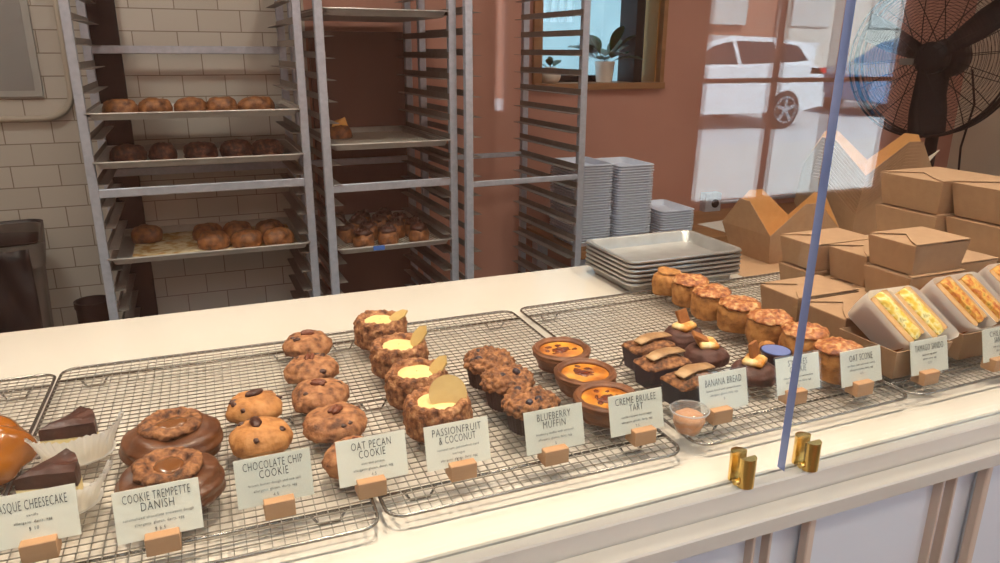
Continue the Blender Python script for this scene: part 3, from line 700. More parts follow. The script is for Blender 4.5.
def oatcake(loc, rz, label, seed, h=.070, r=.036, plain=False):
    t = thing('nut_topped_cake', label, 'cake', loc, rz, 'golden nut topped cakes')
    b = MB(); prof = smoothprof([(.001, 0), (r * .84, 0), (r * 1.0, .012), (r * 1.06, h * .45), (r * .98, h * .74), (r * .6, h * .9), (.001, h * .92)], 6)
    b.lathe(prof, 56, disp=lambda p, q: .004 * nz(p, 35, seed) + .0018 * crumb(p, 140, seed), capb=False, capt=False); b.build('sponge', M['cake'], t, smooth=True)
    if plain:
        MB().lathe(smoothprof([(r * .5, h * .86), (r * .75, h * .93), (r * .55, h), (r * .2, h * .95), (.001, h * .93)], 5), 48, disp=lambda p, q: .006 * nz(p, 40, seed), capb=False, capt=False).build('cracked_top', M['cake'], t, smooth=True); return
    b = MB(); prof = smoothprof([(r * .80, h * .74), (r * 1.03, h * .80), (r * 1.04, h * .86), (r * .8, h * .95), (r * .4, h), (.001, h * 1.01)], 6)
    b.lathe(prof, 64, disp=lambda p, q: .005 * crumb(p, 110, seed) + .003 * nz(p, 50, seed), capb=False, capt=False); b.build('nut_crust', M['nut'], t, smooth=True)
cakes = [(0.920, 1.262, .052, .034, 'golden cake with cracked plain top, farthest of the diagonal row', 1), (0.920, 1.189, .059, .035, 'nut topped golden cake, second in the row from the steel pans', 0), (0.913, 1.111, .060, .036, 'nut topped golden cake, third in the row from the steel pans', 0), (0.915, 1.032, .060, .037, 'nut topped golden cake, fourth in the row from the steel pans', 0), (0.915, 0.952, .060, .037, 'nut topped golden cake just left of the glass edge, fifth in the row', 0), (0.919, 0.873, .062, .036, 'nut topped golden cake crossed by the blue glass edge', 0), (0.914, 0.797, .062, .034, 'nut topped golden cake nearest, behind the OAT SCONE card', 0)]
for k, (x, y, h, r_, lb, pl) in enumerate(cakes): oatcake((x, y, Z), k * 1.1, lb, 81 + k, h, r_, pl)
tag(MB().blob((0.871, 0.904, Z + .014), .015, .014, .0145, 9, .3, 3, flat=-1).build('cake_piece', M['cake'], smooth=True), 'small broken cake lump between two nut topped cakes', 'cake')

# ------------------------------------------------------------------ kraft takeout boxes
def kraft_body(W, D, H, tp=.88):
    w0, d0 = W * tp, D * tp; ox, oy = (W - w0) / 2, (D - d0) / 2
    return [(ox, oy, 0), (W - ox, oy, 0), (W - ox, D - oy, 0), (ox, D - oy, 0), (0, 0, H), (W, 0, H), (W, D, H), (0, D, H)]
def kraft_box(label, x, y, z, W, D, H, rz=0, notch=.42, grp='closed kraft takeout boxes'):
    t = thing('takeout_box', label, 'takeout box', (x, y, z), rz, grp)
    MB().add(kraft_body(W, D, H - .004), [(3, 2, 1, 0), (4, 5, 6, 7), (0, 1, 5, 4), (1, 2, 6, 5), (2, 3, 7, 6), (3, 0, 4, 7)]).build('box_body', M['kraft'], t)
    MB().prism([(.001, .001), (W * .5, .001), (W * .5, D - .001), (.001, D - .001)], H - .0042, H - .003).build('under_flap', M['kraft'], t)
    hi = [(0, 0), (W, 0), (W, D), (0, D), (W * .42, D * .68), (W * .17, D * .32)]
    zz = H
    b = MB(); top = [(px, py, zz) for px, py in hi]; bot = [(px, py, c - .0012) for px, py, c in top]
    n = len(hi); b.add(top + bot, [(0, 1, 2, 3, 4, 5), (11, 10, 9, 8, 7, 6)] + [(i, n + i, n + (i + 1) % n, (i + 1) % n) for i in range(n)])
    b.build('lid_flap', M['kraft'], t)
    # overlap seam of the glued corner on the front face
    MB().add([(W * .80, -.0004 + .0, H - .006), (W * .803, -.0004, H - .006), (W * .793, (D - D * .88) / 2 - .0006, .004), (W * .79, (D - D * .88) / 2 - .0006, .004)], [(0, 3, 2, 1)]).build('seam', M['kraftin'], t)
    return t
Zb = .951; H = .064
kraft_box('kraft takeout box left of the glass edge, behind the golden cakes', 1.007, 0.982, Z, .150, .102, .065)
kraft_box('kraft takeout box right of the glass edge, behind the nearest nut topped cake', 1.002, 0.867, Z, .155, .100, .065)
kraft_box('bottom kraft box under the one crossed by the glass edge, back row', 1.173, 1.114, Z, .160, .10, .058)
kraft_box('upper kraft box crossed by the glass edge in the back row', 1.171, 1.112, Z + .0595, .165, .105, .060)
kraft_box('flat lower kraft box under the middle stacked box', 1.169, 0.994, Z, .165, .115, .050)
kraft_box('kraft box on the flat box, behind the sandwich papers', 1.204, 1.015, Z + .0515, .150, .097, .066)
for k, lb in enumerate(['bottom kraft box of the stack behind the egg sandwich papers', 'middle kraft box of the stack above the egg sandwich', 'top kraft box of the stack above the egg sandwich, both faces lit']):
    kraft_box(lb, 1.163 - .004 * (k < 2), 0.883 - .004 * (k < 2), Z + .0585 * k, .140, .103, .058)
for k, lb in enumerate(['bottom kraft box of the tall stack beside the folded boxes', 'middle kraft box of the tall stack beside the folded boxes', 'top kraft box of the tall stack beside the folded boxes']):
    kraft_box(lb, 1.580, 1.161, Zb + .080 * k, .20, .172, .079)
for k, lb in enumerate(['bottom kraft box of the tall stack at the right frame edge', 'middle kraft box of the tall stack at the right frame edge', 'top kraft box of the tall stack at the right frame edge']):
    kraft_box(lb, 1.610, 0.990, Zb + .080 * k, .24, .172, .079)
for k, lb in enumerate(['lower kraft box at the right frame edge, behind the third sandwich', 'low kraft box top at the right frame edge, in front of the tall stacks']):
    kraft_box(lb, 1.327, 0.928, Z + .0555 * k, .135, .10, .055)

def open_box(t, W, D, H, fl, stripes=False):
    V = [Vector(p) for p in kraft_body(W, D, H, .80)]; th = .0012
    b = MB()
    def wallq(a, b1, c, d, mo, mi):
        n = (b1 - a).cross(d - a).normalized() * th
        q = [a, b1, c, d]; b.m = 0; b.add(q, [(0, 1, 2, 3)]); b.m = 1; b.add([p - n for p in q], [(3, 2, 1, 0)])
        b.m = 0; k = q + [p - n for p in q]; b.add(k, [(i, 4 + i, 4 + (i + 1) % 4, (i + 1) % 4) for i in range(4)])
    wallq(V[0], V[1], V[5], V[4], 0, 1); wallq(V[1], V[2], V[6], V[5], 0, 1); wallq(V[2], V[3], V[7], V[6], 0, 1); wallq(V[3], V[0], V[4], V[7], 0, 1); wallq(V[3], V[2], V[1], V[0], 0, 1)
    b.build('box_body', [M['kraft'], M['kraftin']], t)
    for (p, q, out) in ((V[4], V[5], Vector((0, -1, 0))), (V[5], V[6], Vector((1, 0, 0))), (V[6], V[7], Vector((0, 1, 0))), (V[7], V[4], Vector((-1, 0, 0)))):
        e = (q - p); up = Vector((0, 0, 1)) * fl[1] + out * fl[0]
        n = e.cross(up).normalized() * th
        f = [p, q, q + up * .5 - e * .20, q + up - e * .40, p + up + e * .40, p + up * .5 + e * .20]
        b = MB(); b.m = 0; b.add(f, [tuple(range(6))]); b.m = 1; b.add([v - n for v in f], [tuple(range(5, -1, -1))]); b.m = 0
        k = f + [v - n for v in f]; b.add(k, [(i, 6 + i, 6 + (i + 1) % 6, (i + 1) % 6) for i in range(6)])
        b.build('flap', [M['kraft'], M['kraftin']], t)
    return t
t = thing('open_takeout_box', 'single open kraft box with raised flaps beside the steel pans', 'takeout box', (1.315, 1.400, .952), 0)
open_box(t, .23, .185, .078, (.012, .078))
tag(MB().prism([(1.20, 1.345), (1.43, 1.37), (1.46, 1.565), (1.24, 1.575)], .9503, .9512).build('kraft_sheet', M['kraft']), 'flat sheet of kraft paper under the open box', 'paper')
ob = thing('open_takeout_box', 'lowest open kraft box of the nested leaning stack', 'takeout box', (1.746, 1.535, .952), 0, 'nested open takeout boxes')
open_box(ob, .27, .24, .070, (.035, .095))
for k in range(1, 13):
    dup(ob, (1.746 + .0016 * k, 1.535, .952 + .0095 * k), None, 'topmost open kraft box of the nested leaning stack' if k == 12 else 'open kraft box inside the nested stack, its edges showing as lines')
b = MB(); tri = [(2.03, 1.60, 1.09), (2.06, 1.595, 1.155), (2.135, 1.60, 1.185)]
b.add(tri + [(x, y + .003, z) for x, y, z in tri], [(0, 1, 2), (5, 4, 3), (0, 3, 4, 1), (1, 4, 5, 2), (2, 5, 3, 0)])
tag(b.build('carton_blank', M['kraftpale']), 'pale carton corner sticking up behind the nested boxes', 'carton')

# ------------------------------------------------------------------ sandwiches in paper, standing in kraft trays
def sando(label, wl, x, y, fill, seed, g):
    bw, bd, bh = .125, .115, .050
    tr = thing('kraft_tray', label[1], 'tray', (x, y, Z), 0, 'kraft trays under the sandwiches')
    V = [Vector(p) for p in kraft_body(bw, bd, bh, .86)]; b = MB(); th = .0015
    for i, j in ((0, 1), (1, 2), (2, 3), (3, 0)):
        a, c, d, e = V[i], V[j], V[j + 4], V[i + 4]; n = (c - a).cross(e - a).normalized() * th; q = [a, c, d, e]
        b.add(q + [p - n for p in q], [(0, 1, 2, 3), (7, 6, 5, 4)] + [(k, 4 + k, 4 + (k + 1) % 4, (k + 1) % 4) for k in range(4)])
    b.add(V[:4], [(3, 2, 1, 0)]); b.build('tray_body', M['kraft'], tr)
    A = R(44)   # cut face rises to the back
    base = Matrix.Translation((x + .041, y + .014, Z + .053)) @ Matrix.Rotation(A, 4, 'X')
    L, Dp = .092, .052
    for s_ in (0, 1):
        Mx = base @ Matrix.Translation((.006 + s_ * .053, 0, 0)) @ Matrix.Rotation(R(20), 4, 'Z')
        o = thing('sandwich_half', label[0][s_], 'sandwich', (0, 0, 0), 0, g); o.matrix_world = Mx
        def slab(x0, x1, nm, mm, zt, amp, sd):
            b = MB(); nu, nv = 22, 8; vs = []
            ring = rounded(x0, x1, 0, L, min((x1 - x0) * .42, .008), 5); m = len(ring); cx, cy = (x0 + x1) / 2, L / 2
            lv = [(0, 1), (-Dp * .5, 1), (-Dp, .98)]
            for z, s2 in lv[::-1]:
                for px, py in ring: vs.append((cx + (px - cx) * s2, cy + (py - cy) * s2, z + zt * (z == 0)))
            for s2 in (.8, .5, .2):
                for px, py in ring:
                    p = (cx + (px - cx) * s2, cy + (py - cy) * s2, 0); vs.append((p[0], p[1], zt + amp * nz(p, 140, sd) + amp))
            K = 6
            b.add(vs, [tuple(range(m - 1, -1, -1)), tuple(range((K - 1) * m, K * m))] + [(j * m + i, j * m + (i + 1) % m, (j + 1) * m + (i + 1) % m, (j + 1) * m + i) for j in range(K - 1) for i in range(m)])
            return b.build(nm, mm, o, smooth=50)
        slab(0, .0125, 'bread_slice', M['bread'], 0, .0004, seed); slab(.033, .0455, 'bread_slice', M['bread'], 0, .0004, seed + 1)
        slab(-.0015, .0008, 'crust', M['crust'], -.0006, 0, 1); slab(.0447, .047, 'crust', M['crust'], -.0006, 0, 1)
        slab(.011, .0345, 'filling', fill, .001, .0040, seed + 2 + s_)
    # parchment pocket round both halves: U shaped sheet open at the cut faces
    wr = thing('parchment_wrap', wl, 'paper wrap', (0, 0, 0), 0, 'white parchment pockets round the sandwiches'); wr.matrix_world = base
    b = MB(); x0, x1 = -.001, .114; vs = []
    rg = rounded(x0, x1, -.004, L + .006, .016, 6); m = len(rg); cx, cy = .052, L / 2
    for z, s2 in ((-Dp - .004, .90), (-Dp * .6, .97), (-.01, 1.01), (.004, 1.025)):
        for i, (px, py) in enumerate(rg): vs.append((cx + (px - cx) * s2 - .36 * py, cy + (py - cy) * s2, z + (.004 * nz((px, py, z), 40, seed))))
    b.add(vs, [tuple(range(m - 1, -1, -1))] + [(j * m + i, j * m + (i + 1) % m, (j + 1) * m + (i + 1) % m, (j + 1) * m + i) for j in range(3) for i in range(m)])
    b.build('paper_sheet', M['parch'], wr, smooth=60)
    k = .36 * L; b = MB(); b.add([(.0535, -.002, .003), (.0545, -.002, .003), (.0545 - k, L + .002, .005), (.0535 - k, L + .002, .005), (.0535, -.002, -Dp), (.0545, -.002, -Dp), (.0545 - k, L + .002, -Dp), (.0535 - k, L + .002, -Dp)], [(0, 1, 2, 3), (0, 3, 7, 4), (1, 5, 6, 2), (0, 4, 5, 1), (3, 2, 6, 7)])
    b.build('divider_sheet', M['parch'], wr)
G = 'egg sandwich halves'
sando((['left half of the yellow egg sandwich, cut face up', 'right half of the yellow egg sandwich, cut face up'], 'kraft tray holding the yellow egg sandwich behind its card'), 'white parchment pocket round the yellow egg sandwich', 0.986, 0.749, M['egg'], 5, G)
sando((['left half of the orange chilli egg sandwich, cut face up', 'right half of the orange chilli egg sandwich, cut face up'], 'kraft tray holding the orange chilli egg sandwich'), 'white parchment pocket round the orange chilli egg sandwich', 1.156, 0.763, M['chili'], 15, G)
sando((['left half of the sandwich cut by the right frame edge', 'right half of the sandwich past the right frame edge'], 'kraft tray at the right frame edge under the third sandwich'), 'white parchment pocket cut by the right frame edge', 1.323, 0.784, M['chili'], 25, G)

# ------------------------------------------------------------------ sheet pans
def pan_mesh(W, D, H, m, name='sheet_pan'):
    b = MB(); vs = []; r = .018
    lv = [(.012, 0, r * .7), (.010, .003, r * .8), (.002, H - .002, r), (0, H, r), (-.008, H, r + .006), (-.010, H - .004, r + .007)]
    for ins, z, rr in lv: vs += [(x, y, z) for x, y in rounded(ins, W - ins, ins, D - ins, rr, 4)]
    n = len(vs) // len(lv)
    b.add(vs, [tuple(range(n))] + [(j * n + i, (j + 1) * n + i, (j + 1) * n + (i + 1) % n, j * n + (i + 1) % n) for j in range(len(lv) - 1) for i in range(n)])
    o = b.build(name, m, smooth=35); s = o.modifiers.new('thickness', 'SOLIDIFY'); s.thickness = .0012; s.offset = 0; return o
qp = pan_mesh(.292, .205, .025, M['pan'])
tag(qp, 'lowest steel quarter pan of the stack on the counter', 'sheet pan', 'pans stacked on the counter'); qp.location = (.872, 1.330, .952)
for k in range(1, 6):
    o = dup(qp, (.872, 1.330 + .0005 * (k % 2), .952 + .0105 * k), None, 'topmost empty steel pan of the stack on the counter' if k == 5 else 'steel pan in the middle of the counter stack, only its rim showing')
# back table and its tall stacks of pans
tb = thing('back_table', 'oak topped work table against the terracotta wall', 'table', (0, 0, 0))
MB().bbox(1.56, 4.3, 2.86, WY - .005, .56, .60, .003).build('table_top', M['wood'], tb)
for x, y in ((1.62, 2.92), (4.22, 2.92), (1.62, 3.35), (4.22, 3.35)): MB().box(x - .03, x + .03, y - .03, y + .03, 0, .56).build('leg', M['steel'], tb)
sp = pan_mesh(.180, .26, .025, M['panold'])
first = True
for (x, y, n, lb, last) in [(1.590, 2.92, 30, 'thin pale pan edge in the tall stack beside the empty speed rack', 'top pan of the tall stack beside the empty speed rack'), (1.812, 2.92, 29, 'thin pale pan edge in the middle tall stack on the back table', 'top pan of the middle tall stack on the back table'), (2.062, 2.92, 10, 'thin pale pan edge in the short stack beside the outlet', 'top pan of the short stack beside the outlet')]:
    for k in range(n):
        L_ = last if k == n - 1 else lb
        jx = rnd.uniform(-.002, .002); jy = rnd.uniform(-.002, .002)
        if first: sp.location = (x, y, .602); tag(sp, L_, 'sheet pan', lb.replace('thin pale pan edge', 'pans')); first = False
        else:
            o = dup(sp, (x + jx, y + jy, .602 + .0122 * k), None, L_, lb.replace('thin pale pan edge', 'pans'))
# outlet box on the wall
t = thing('outlet_box', 'grey metal outlet box on the terracotta wall', 'outlet', (2.72, WY, .645))
MB().bbox(-.055, .055, -.05, 0, -.06, .06, .004).build('metal_box', M['steel'], t); MB().lathe([(.024, 0), (.024, .006), (.001, .006)], 20, Matrix.Translation((.012, -.05, .0)) @ Matrix.Rotation(R(90), 4, 'X'), capb=False, capt=False).build('socket', M['black'], t)
MB().tube([(.06, -.03, .0), (.35, -.03, .0), (.8, -.03, .0)], .011, 8).build('conduit', M['steel'], t, smooth=True)
tag(MB().prism([(2.45, 2.92), (2.65, 2.94), (2.63, 3.15), (2.43, 3.12)], .6005, .603).build('paper_sheet', M['paper']), 'white sheet of paper lying on the oak back table', 'paper')

# ------------------------------------------------------------------ speed racks
def speed_rack(label, x, y, rz, W, D, zs, bars, wide=False):
    t = thing('speed_rack', label, 'rack', (x, y, 0), rz, 'tall aluminium speed racks')
    p = .030
    for px in (0, W):
        for py in (0, D):
            MB().bbox(px - p / 2, px + p / 2, py - .013, py + .013, .02, 1.80, .003).build('post', M['steel'], t)
            MB().blob((px, py, .03), .02, .02, .03, 1, 0, 2, 8).build('caster', M['black'], t)
    for z in zs:
        for s_, px in ((1, p / 2), (-1, W - p / 2)):
            b = MB(); x0 = px; x1 = px + s_ * .035
            b.box(min(x0, x0 + s_ * .002), max(x0, x0 + s_ * .002), -.012, D + .012, z - .002, z + .022)
            b.box(min(x0, x1), max(x0, x1), -.012, D + .012, z - .002, z)
            b.build('runner', M['runner'], t)
    for (yy, z, h) in bars:
        MB().bbox(0, W, yy - .008, yy + .008, z - h / 2, z + h / 2, .002).build('cross_bar', M['steel'], t)
    for z in (1.785,):
        for px in (0, W): MB().bbox(px - p / 2, px + p / 2, 0, D, z - .02, z + .015, .002).build('top_rail', M['steel'], t)
    return t
zs = [.300 + .0762 * k for k in range(19)]
# wide side loading rack in front of the tiles
speed_rack('wide speed rack in front of the white tiles, three pans of pastry', -.322, 2.85, 0, .720, .48, [z + .040 for z in zs], [(0, .994, .03), (.48, .994, .03), (.48, 1.468, .03), (0, .25, .03)])
speed_rack('middle speed rack with two laden pans, in front of the terracotta wall', .462, 2.78, R(1.5), .497, .56, zs, [(0, .972, .03), (.56, .990, .03), (0, .25, .03)])
speed_rack('empty speed rack at the right, beside the pan stacks', .998, 2.72, R(2.2), .505, .53, [z + .012 for z in zs], [(0, .966, .022), (.53, .998, .022), (0, .25, .03)])
# pans in the racks
def rack_pan(label, loc, rz, W, D, g):
    o = pan_mesh(W, D, .024, M['pan']); o.location = loc; o.rotation_euler = (0, 0, rz); return tag(o, label, 'sheet pan', g)
g1 = 'pans in the wide speed rack'; g2 = 'pans in the middle speed rack'
P1 = 1.242; P2 = 1.080; P3 = .742
for z, lb in ((P1, 'top pan in the wide rack under the five brown crusty buns'), (P2, 'second pan in the wide rack under the five dark chocolate buns'), (P3, 'lowest pan in the wide rack, lined with crumbed paper')):
    rack_pan(lb, (-.304, 2.825, z), 0, .684, .48, g1)
def bun(name, label, loc, rx, ry, h, m, seed, g, top=None):
    t = thing(name, label, 'pastry', loc, 0, g)
    b = MB(); prof = smoothprof([(.001, 0), (.85, 0), (1, .25), (.95, .6), (.65, .92), (.001, 1)], 5)
    b.lathe([(r, z * h / 1) for r, z in prof], 40, disp=None, capb=False, capt=False)
    b.v = [tuple(Vector((x * rx, y * ry, z)) + Vector((x, y, z * 12)).normalized() * (.006 * nz((x * rx, y * ry, z), 35, seed) + .005 * crumb((x * rx, y * ry, z), 70, seed))) if z > .004 else (x * rx, y * ry, z) for x, y, z in b.v]
    b.build('crust', m, t, smooth=True)
    if top: 
        bb = MB(); bb.blob((0, 0, h - .010), rx * .86, ry * .86, .020, seed, .3, 3, 8)
        for k in range(9):
            a = seed + k * 2.4; q = .5 * rx
            bb.blob((q * cos(a) * .9, q * sin(a) * .9, h - .004 + .004 * (k % 3)), .012, .004, .011, k + seed, .3, 2, 6, M=Matrix.Rotation(a, 3, 'Z').to_4x4())
        bb.build('topping', top, t, smooth=True)
    return t
pos5 = ['leftmost', 'second from left', 'middle', 'second from right', 'rightmost']
for k, x in enumerate([-.215, -.102, .017, .124, .247]):
    bun('crusty_bun', 'brown crusty bun on the top pan of the wide rack, ' + pos5[k], (x, 2.99, P1 + .003), .058 if k < 4 else .068, .05, .058, M['rackbun'], 3 + k, 'brown buns on the top pan')
    xx = [-.210, -.095, .034, .160, .273][k]
    bun('chocolate_bun', 'dark chocolate bun on the second pan of the wide rack, ' + pos5[k], (xx, 2.99, P2 + .003), .060 if k != 1 else .048, .05, .060, M['darkbun'], 13 + k, 'dark buns on the second pan')
tag(MB().bbox(-.24, .35, 2.86, 3.27, P3 + .0015, P3 + .004, .001).build('parchment_sheet', mat('crumbed_parchment', [(176, 130, 60), (206, 184, 140), (222, 206, 172)], 30, .8, pos=[.38, .5, .6])), 'crumbed parchment sheet lining the lowest pan of the wide rack', 'paper')
bl = [(-.197, 3.15, 'glazed roll alone at the left of the lowest pan'), (.025, 3.10, 'glazed roll in the back row of the lowest pan, leftmost'), (.140, 3.10, 'glazed roll in the back row of the lowest pan, middle'), (.262, 3.08, 'glazed roll in the back row of the lowest pan, rightmost'), (.043, 2.95, 'glazed roll in the front row of the lowest pan, leftmost'), (.162, 2.93, 'glazed roll in the front row of the lowest pan, middle'), (.280, 2.92, 'glazed roll in the front row of the lowest pan, rightmost')]
for k, (x, y, lb) in enumerate(bl):
    bun('glazed_roll', lb, (x, y, P3 + .0045), .058, .054, .062, M['rackbun'], 33 + k, 'glazed rolls on the lowest pan')
# middle rack pans
A2 = R(1.5)
def in2(x, y, z): return (.462 + x * cos(A2) - y * sin(A2), 2.78 + x * sin(A2) + y * cos(A2), z)
Q0, Q1, Q2 = 1.588, 1.115, .718
for z, lb in ((Q0, 'empty pan at the top of the middle rack'), (Q1, 'pan in the middle rack holding one small cake'), (Q2, 'pan with blue tape in the middle rack full of curl topped cakes')):
    o = rack_pan(lb, in2(.021, -.02, z), A2, .455, .60, g2)
    if z == Q2: MB().box(.13, .175, -.012, -.0095, .008, .026).build('blue_tape', M['tape'], o)
for z, lb in ((Q1, 'speckled baking mat under the single small cake'), (Q2, 'speckled baking mat under the curl topped cakes')):
    o = MB().bbox(0, .42, 0, .565, 0, .002, .0006).build('baking_mat', M['mat']); o.location = in2(.037, -.003, z + .0015); o.rotation_euler = (0, 0, A2)
    tag(o, lb, 'baking mat', 'baking mats in the middle rack')
t = bun('small_cake', 'small brown cake with an orange wedge, alone on its pan', in2(.128, .36, Q1 + .004), .052, .05, .056, M['rackbun'], 60, None)
MB().add([(-.034, -.024, .050), (.034, -.016, .050), (.01, .022, .050), (-.022, .008, .068), (.026, -.002, .086), (.012, .016, .066)], [(0, 1, 4, 3), (1, 2, 5, 4), (2, 0, 3, 5), (3, 4, 5), (0, 2, 1)]).build('orange_wedge', M['orangeglz'], t)
k = 0
for r_, (yy, xs) in enumerate([(.06, [.135, .235, .365]), (.17, [.09, .185, .30, .375]), (.28, [.08, .17, .26, .35]), (.39, [.10, .21, .31])]):
    for q, x in enumerate(xs):
        rown = ['front', 'second', 'third', 'last'][r_]; pn_ = {3: ['leftmost', 'middle', 'rightmost'], 4: ['leftmost', 'second from left', 'second from right', 'rightmost']}[len(xs)][q]
        bun('curl_topped_cake', 'brown cake with dark curls on the taped pan, %s row, %s' % (rown, pn_), in2(x, yy, Q2 + .004), .042, .042, .066, M['rackbun'], 70 + k, 'curl topped cakes in the middle rack', M['choc']); k += 1

# ------------------------------------------------------------------ left background
o = MB().bbox(-.125, -.0, 0, .03, 0, 2.4, .003).build('dark_panel', M['darkboard']); o.location = (-.211, WY - .04, .02)
tag(o, 'tall black panel standing against the tiles behind the wide rack', 'panel')
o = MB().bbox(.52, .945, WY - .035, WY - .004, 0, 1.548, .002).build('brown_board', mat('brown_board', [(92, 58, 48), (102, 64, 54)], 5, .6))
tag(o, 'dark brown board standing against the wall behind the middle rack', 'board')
t = thing('wall_board', 'grey board with a thin frame hung on the tiles at top left', 'board', (0, 0, 0))
MB().bbox(-1.3, -.505, WY - .016, WY, 1.290, 2.3, .003).build('board_frame', mat('pale_frame', [(178, 178, 174)], rough=.4), t); MB().box(-1.28, -.53, WY - .018, WY - .015, 1.315, 2.28).build('board_face', M['greyboard'], t)
pts = [(-2.6, WY - .02, 1.21), (-.58, WY - .02, 1.21)] + [(-.51 + .10 * sin(R(a)), WY - .02, 1.31 - .10 * cos(R(a))) for a in range(0, 91, 15)] + [(-.41, WY - .02, 2.6)]
tag(MB().tube(pts, .012, 10).build('conduit_pipe', M['conduit'], smooth=True), 'painted conduit pipe bending upward on the tiled wall', 'pipe')
# trash bin
t = thing('trash_bin', 'grey trash bin with a black liner bag left of the wide rack', 'trash bin', (-.735, 3.08, -.045), R(8))
def rect_loft(lv, m_, nm, seed=0, amp=0, par=None):
    b = MB(); vs = []
    for hx, hy, z in lv: vs += [(x, y, z) for x, y in rounded(-hx, hx, -hy, hy, .05, 6)]
    n = len(vs) // len(lv)
    if amp: vs = [tuple(Vector(v) + Vector((v[0], v[1], 0)).normalized() * amp * nz(v, 14, seed)) for v in vs]
    b.add(vs, [tuple(range(n - 1, -1, -1))] + [(j * n + i, j * n + (i + 1) % n, (j + 1) * n + (i + 1) % n, (j + 1) * n + i) for j in range(len(lv) - 1) for i in range(n)])
    return b.build(nm, m_, par, smooth=50)
t.scale = (1, 1, .93)
rect_loft([(.155, .17, .01), (.185, .20, .84), (.195, .215, .845), (.20, .22, .935), (.185, .205, .935), (.18, .20, .80), (.15, .17, .3)], M['greybin'], 'bin_body', par=t)
rect_loft([(.12, .14, .28), (.165, .185, .6), (.178, .198, .86), (.188, .208, .94), (.196, .216, .945)], M['blackgloss'], 'liner', 2, .012, t)
b = MB(); vs = []; n = 40
for j in range(15):
    z = .930 - .68 * j / 14
    for i in range(n + 1):
        u = i / n; x = -.215 + .37 * u; y = -.236 + .01 * j / 14
        vs.append((x, y + .016 * nz((x * 1, z, 1), 9, 2) + .007 * sin(x * 70 + z * 20) - .0, z + .02 * nz((x, 0, 0), 10, 4)))
b.add(vs, [(j * (n + 1) + i, j * (n + 1) + i + 1, (j + 1) * (n + 1) + i + 1, (j + 1) * (n + 1) + i) for j in range(14) for i in range(n)])
o = b.build('bag_overhang', M['blackgloss'], t, smooth=True); s = o.modifiers.new('thickness', 'SOLIDIFY'); s.thickness = .004
t = thing('small_bin', 'small round black bin on the floor left of the wide rack', 'bin', (-.410, 3.06, -.055))
MB().lathe([(.05, .0), (.06, .58), (.064, .585), (.064, .61), (.057, .61), (.052, .45), (.001, .44)], 32, capt=False).build('bin_shell', M['black'], t, smooth=40)

# ------------------------------------------------------------------ plants on the sill
def pot_plant(label, x, y, z, round_, seed, nl, lh):
    t = thing('potted_plant', label, 'plant', (x, y, z), 0)
    if round_: prof = smoothprof([(.001, 0), (.035, 0), (.052, .025), (.050, .05), (.034, .072), (.030, .074), (.028, .066)], 4); top = .066
    else: prof = [(.001, 0), (.042, 0), (.052, .10), (.053, .104), (.048, .104), (.046, .09)]; top = .09
    MB().lathe(prof, 32, capt=False, capb=False).build('pot', M['white'], t, smooth=40)
    MB().lathe([(.001, top - .004), (.9 * (.030 if round_ else .046), top - .004)], 24, capb=False).build('soil', M['soil'], t)
    rr = random.Random(seed)
    for k in range(nl):
        a = rr.uniform(0, 6.28); el = rr.uniform(.35, 1.35); ln = lh * rr.uniform(.6, 1.05); wd = ln * rr.uniform(.20, .28)
        b = MB(); vs = []; m_ = 10
        for i in range(m_ + 1):
            f = i / m_; d = ln * f; zc = top + sin(el) * d - 1.6 * d * d * cos(el); xc = cos(el) * d
            hw = wd * (sin(pi * min(1, max(0, (f - .3) / .7))) ** .7 if f > .3 else .03)
            hw = max(hw, .0015)
            for s_ in (-1, 0, 1):
                vs.append((xc * cos(a) - s_ * hw * sin(a), xc * sin(a) + s_ * hw * cos(a), zc + (.25 * hw if s_ else 0)))
        b.add(vs, [(i * 3 + q, i * 3 + q + 1, i * 3 + 4 + q, i * 3 + 3 + q) for i in range(m_) for q in (0, 1)])
        b.build('leaf', M['leaf'], t, smooth=True)
pot_plant('leafy dark green plant in a straight white pot on the window sill', 2.05, WY + .09, wz0 + .012, False, 4, 17, .26)
pot_plant('small green sprout in a round white pot, seen through the empty rack', 1.735, WY + .09, wz0 + .012, True, 8, 6, .10)

# ------------------------------------------------------------------ pedestal fan
fc = Vector((3.125, 2.46, 1.45)); yaw = R(-74)
t = thing('pedestal_fan', 'large black industrial fan in a round wire cage behind the boxes', 'fan', (fc.x, fc.y, 0), yaw)
RF = .345
def cage(y0, y1, nm):
    b = MB()
    for k in range(1, 27):
        r = RF * (k / 26); q = k / 26
        y = y0 + (y1 - y0) * (1 - q ** 3)
        b.tube([(r * cos(2 * pi * i / 56), y, fc.z + r * sin(2 * pi * i / 56)) for i in range(56)], .0011, 4, closed=True)
    b.build(nm, M['black'], t)
    b = MB()
    for k in range(16):
        a = 2 * pi * k / 16 + .1; b.tube([(RF * f * cos(a), (y0 + (y1 - y0) * (1 - f ** 3)) - .001, fc.z + RF * f * sin(a)) for f in (.08, .3, .5, .7, .85, 1)], .0024, 4)
    b.build(nm.replace('rings', 'spokes'), M['black'], t)
cage(-.06, -.12, 'front_rings'); cage(.06, .12, 'back_rings')
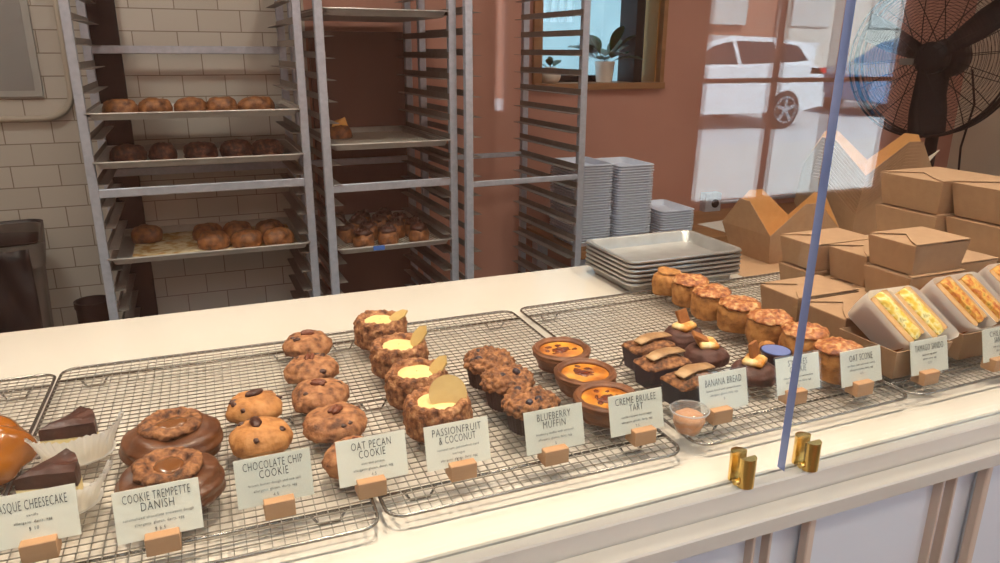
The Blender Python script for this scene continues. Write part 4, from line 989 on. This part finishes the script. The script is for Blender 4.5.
MB().tube([(RF * cos(2 * pi * i / 72), 0, fc.z + RF * sin(2 * pi * i / 72)) for i in range(72)], .009, 8, closed=True).build('cage_rim', M['black'], t, smooth=True)
for sy in (-.06, .06): MB().tube([(RF * cos(2 * pi * i / 72), sy, fc.z + RF * sin(2 * pi * i / 72)) for i in range(72)], .005, 6, closed=True).build('cage_hoop', M['black'], t, smooth=True)
for a0 in (38, 156, 275):
    b = MB(); vs = []; n = 12
    for i in range(n + 1):
        f = i / n; r = .05 + .29 * f; hw = .040 + .026 * min(1, f * 1.6)
        for s_ in (-1, -.5, 0, .5, 1):
            q = Matrix.Rotation(-R(a0), 3, 'Y') @ Vector((r, s_ * .042 + .006 * (1 - s_ * s_), s_ * hw)); vs.append((q.x, q.y, q.z + fc.z))
    b.add(vs, [(i * 5 + k, i * 5 + k + 1, i * 5 + 6 + k, i * 5 + 5 + k) for i in range(n) for k in range(4)])
    o = b.build('blade', M['black'], t, smooth=True); s = o.modifiers.new('thickness', 'SOLIDIFY'); s.thickness = .004
Rx = Matrix.Translation((0, 0, fc.z)) @ Matrix.Rotation(R(90), 4, 'X')
MB().lathe([(.001, -.05), (.06, -.05), (.07, -.03), (.07, .03), (.05, .05), (.001, .05)], 28, Rx, capb=False, capt=False).build('hub', M['black'], t, smooth=40)
MB().lathe([(.001, -.25), (.07, -.25), (.085, -.22), (.085, -.13), (.06, -.10), (.001, -.10)], 28, Rx, capb=False, capt=False).build('motor', M['black'], t, smooth=40)
MB().box(-.085, -.025, -.128, -.118, fc.z - .03, fc.z - .002).build('name_plate', M['greybin'], t)
MB().tube([(0, .15, .04), (0, .15, fc.z - .05)], .028, 12).build('pole', M['black'], t, smooth=40)
MB().lathe([(.001, 0), (.28, 0), (.28, .02), (.06, .05), (.001, .05)], 32, Matrix.Translation((0, .15, 0)), capb=False, capt=False).build('base', M['black'], t, smooth=40)
MB().tube([(.10, .2, fc.z - .05), (.15, .16, fc.z - .2), (.12, .18, fc.z - .4), (.14, .2, fc.z - .7), (.13, .2, .1)], .005, 6).build('power_cord', M['black'], t, smooth=True)
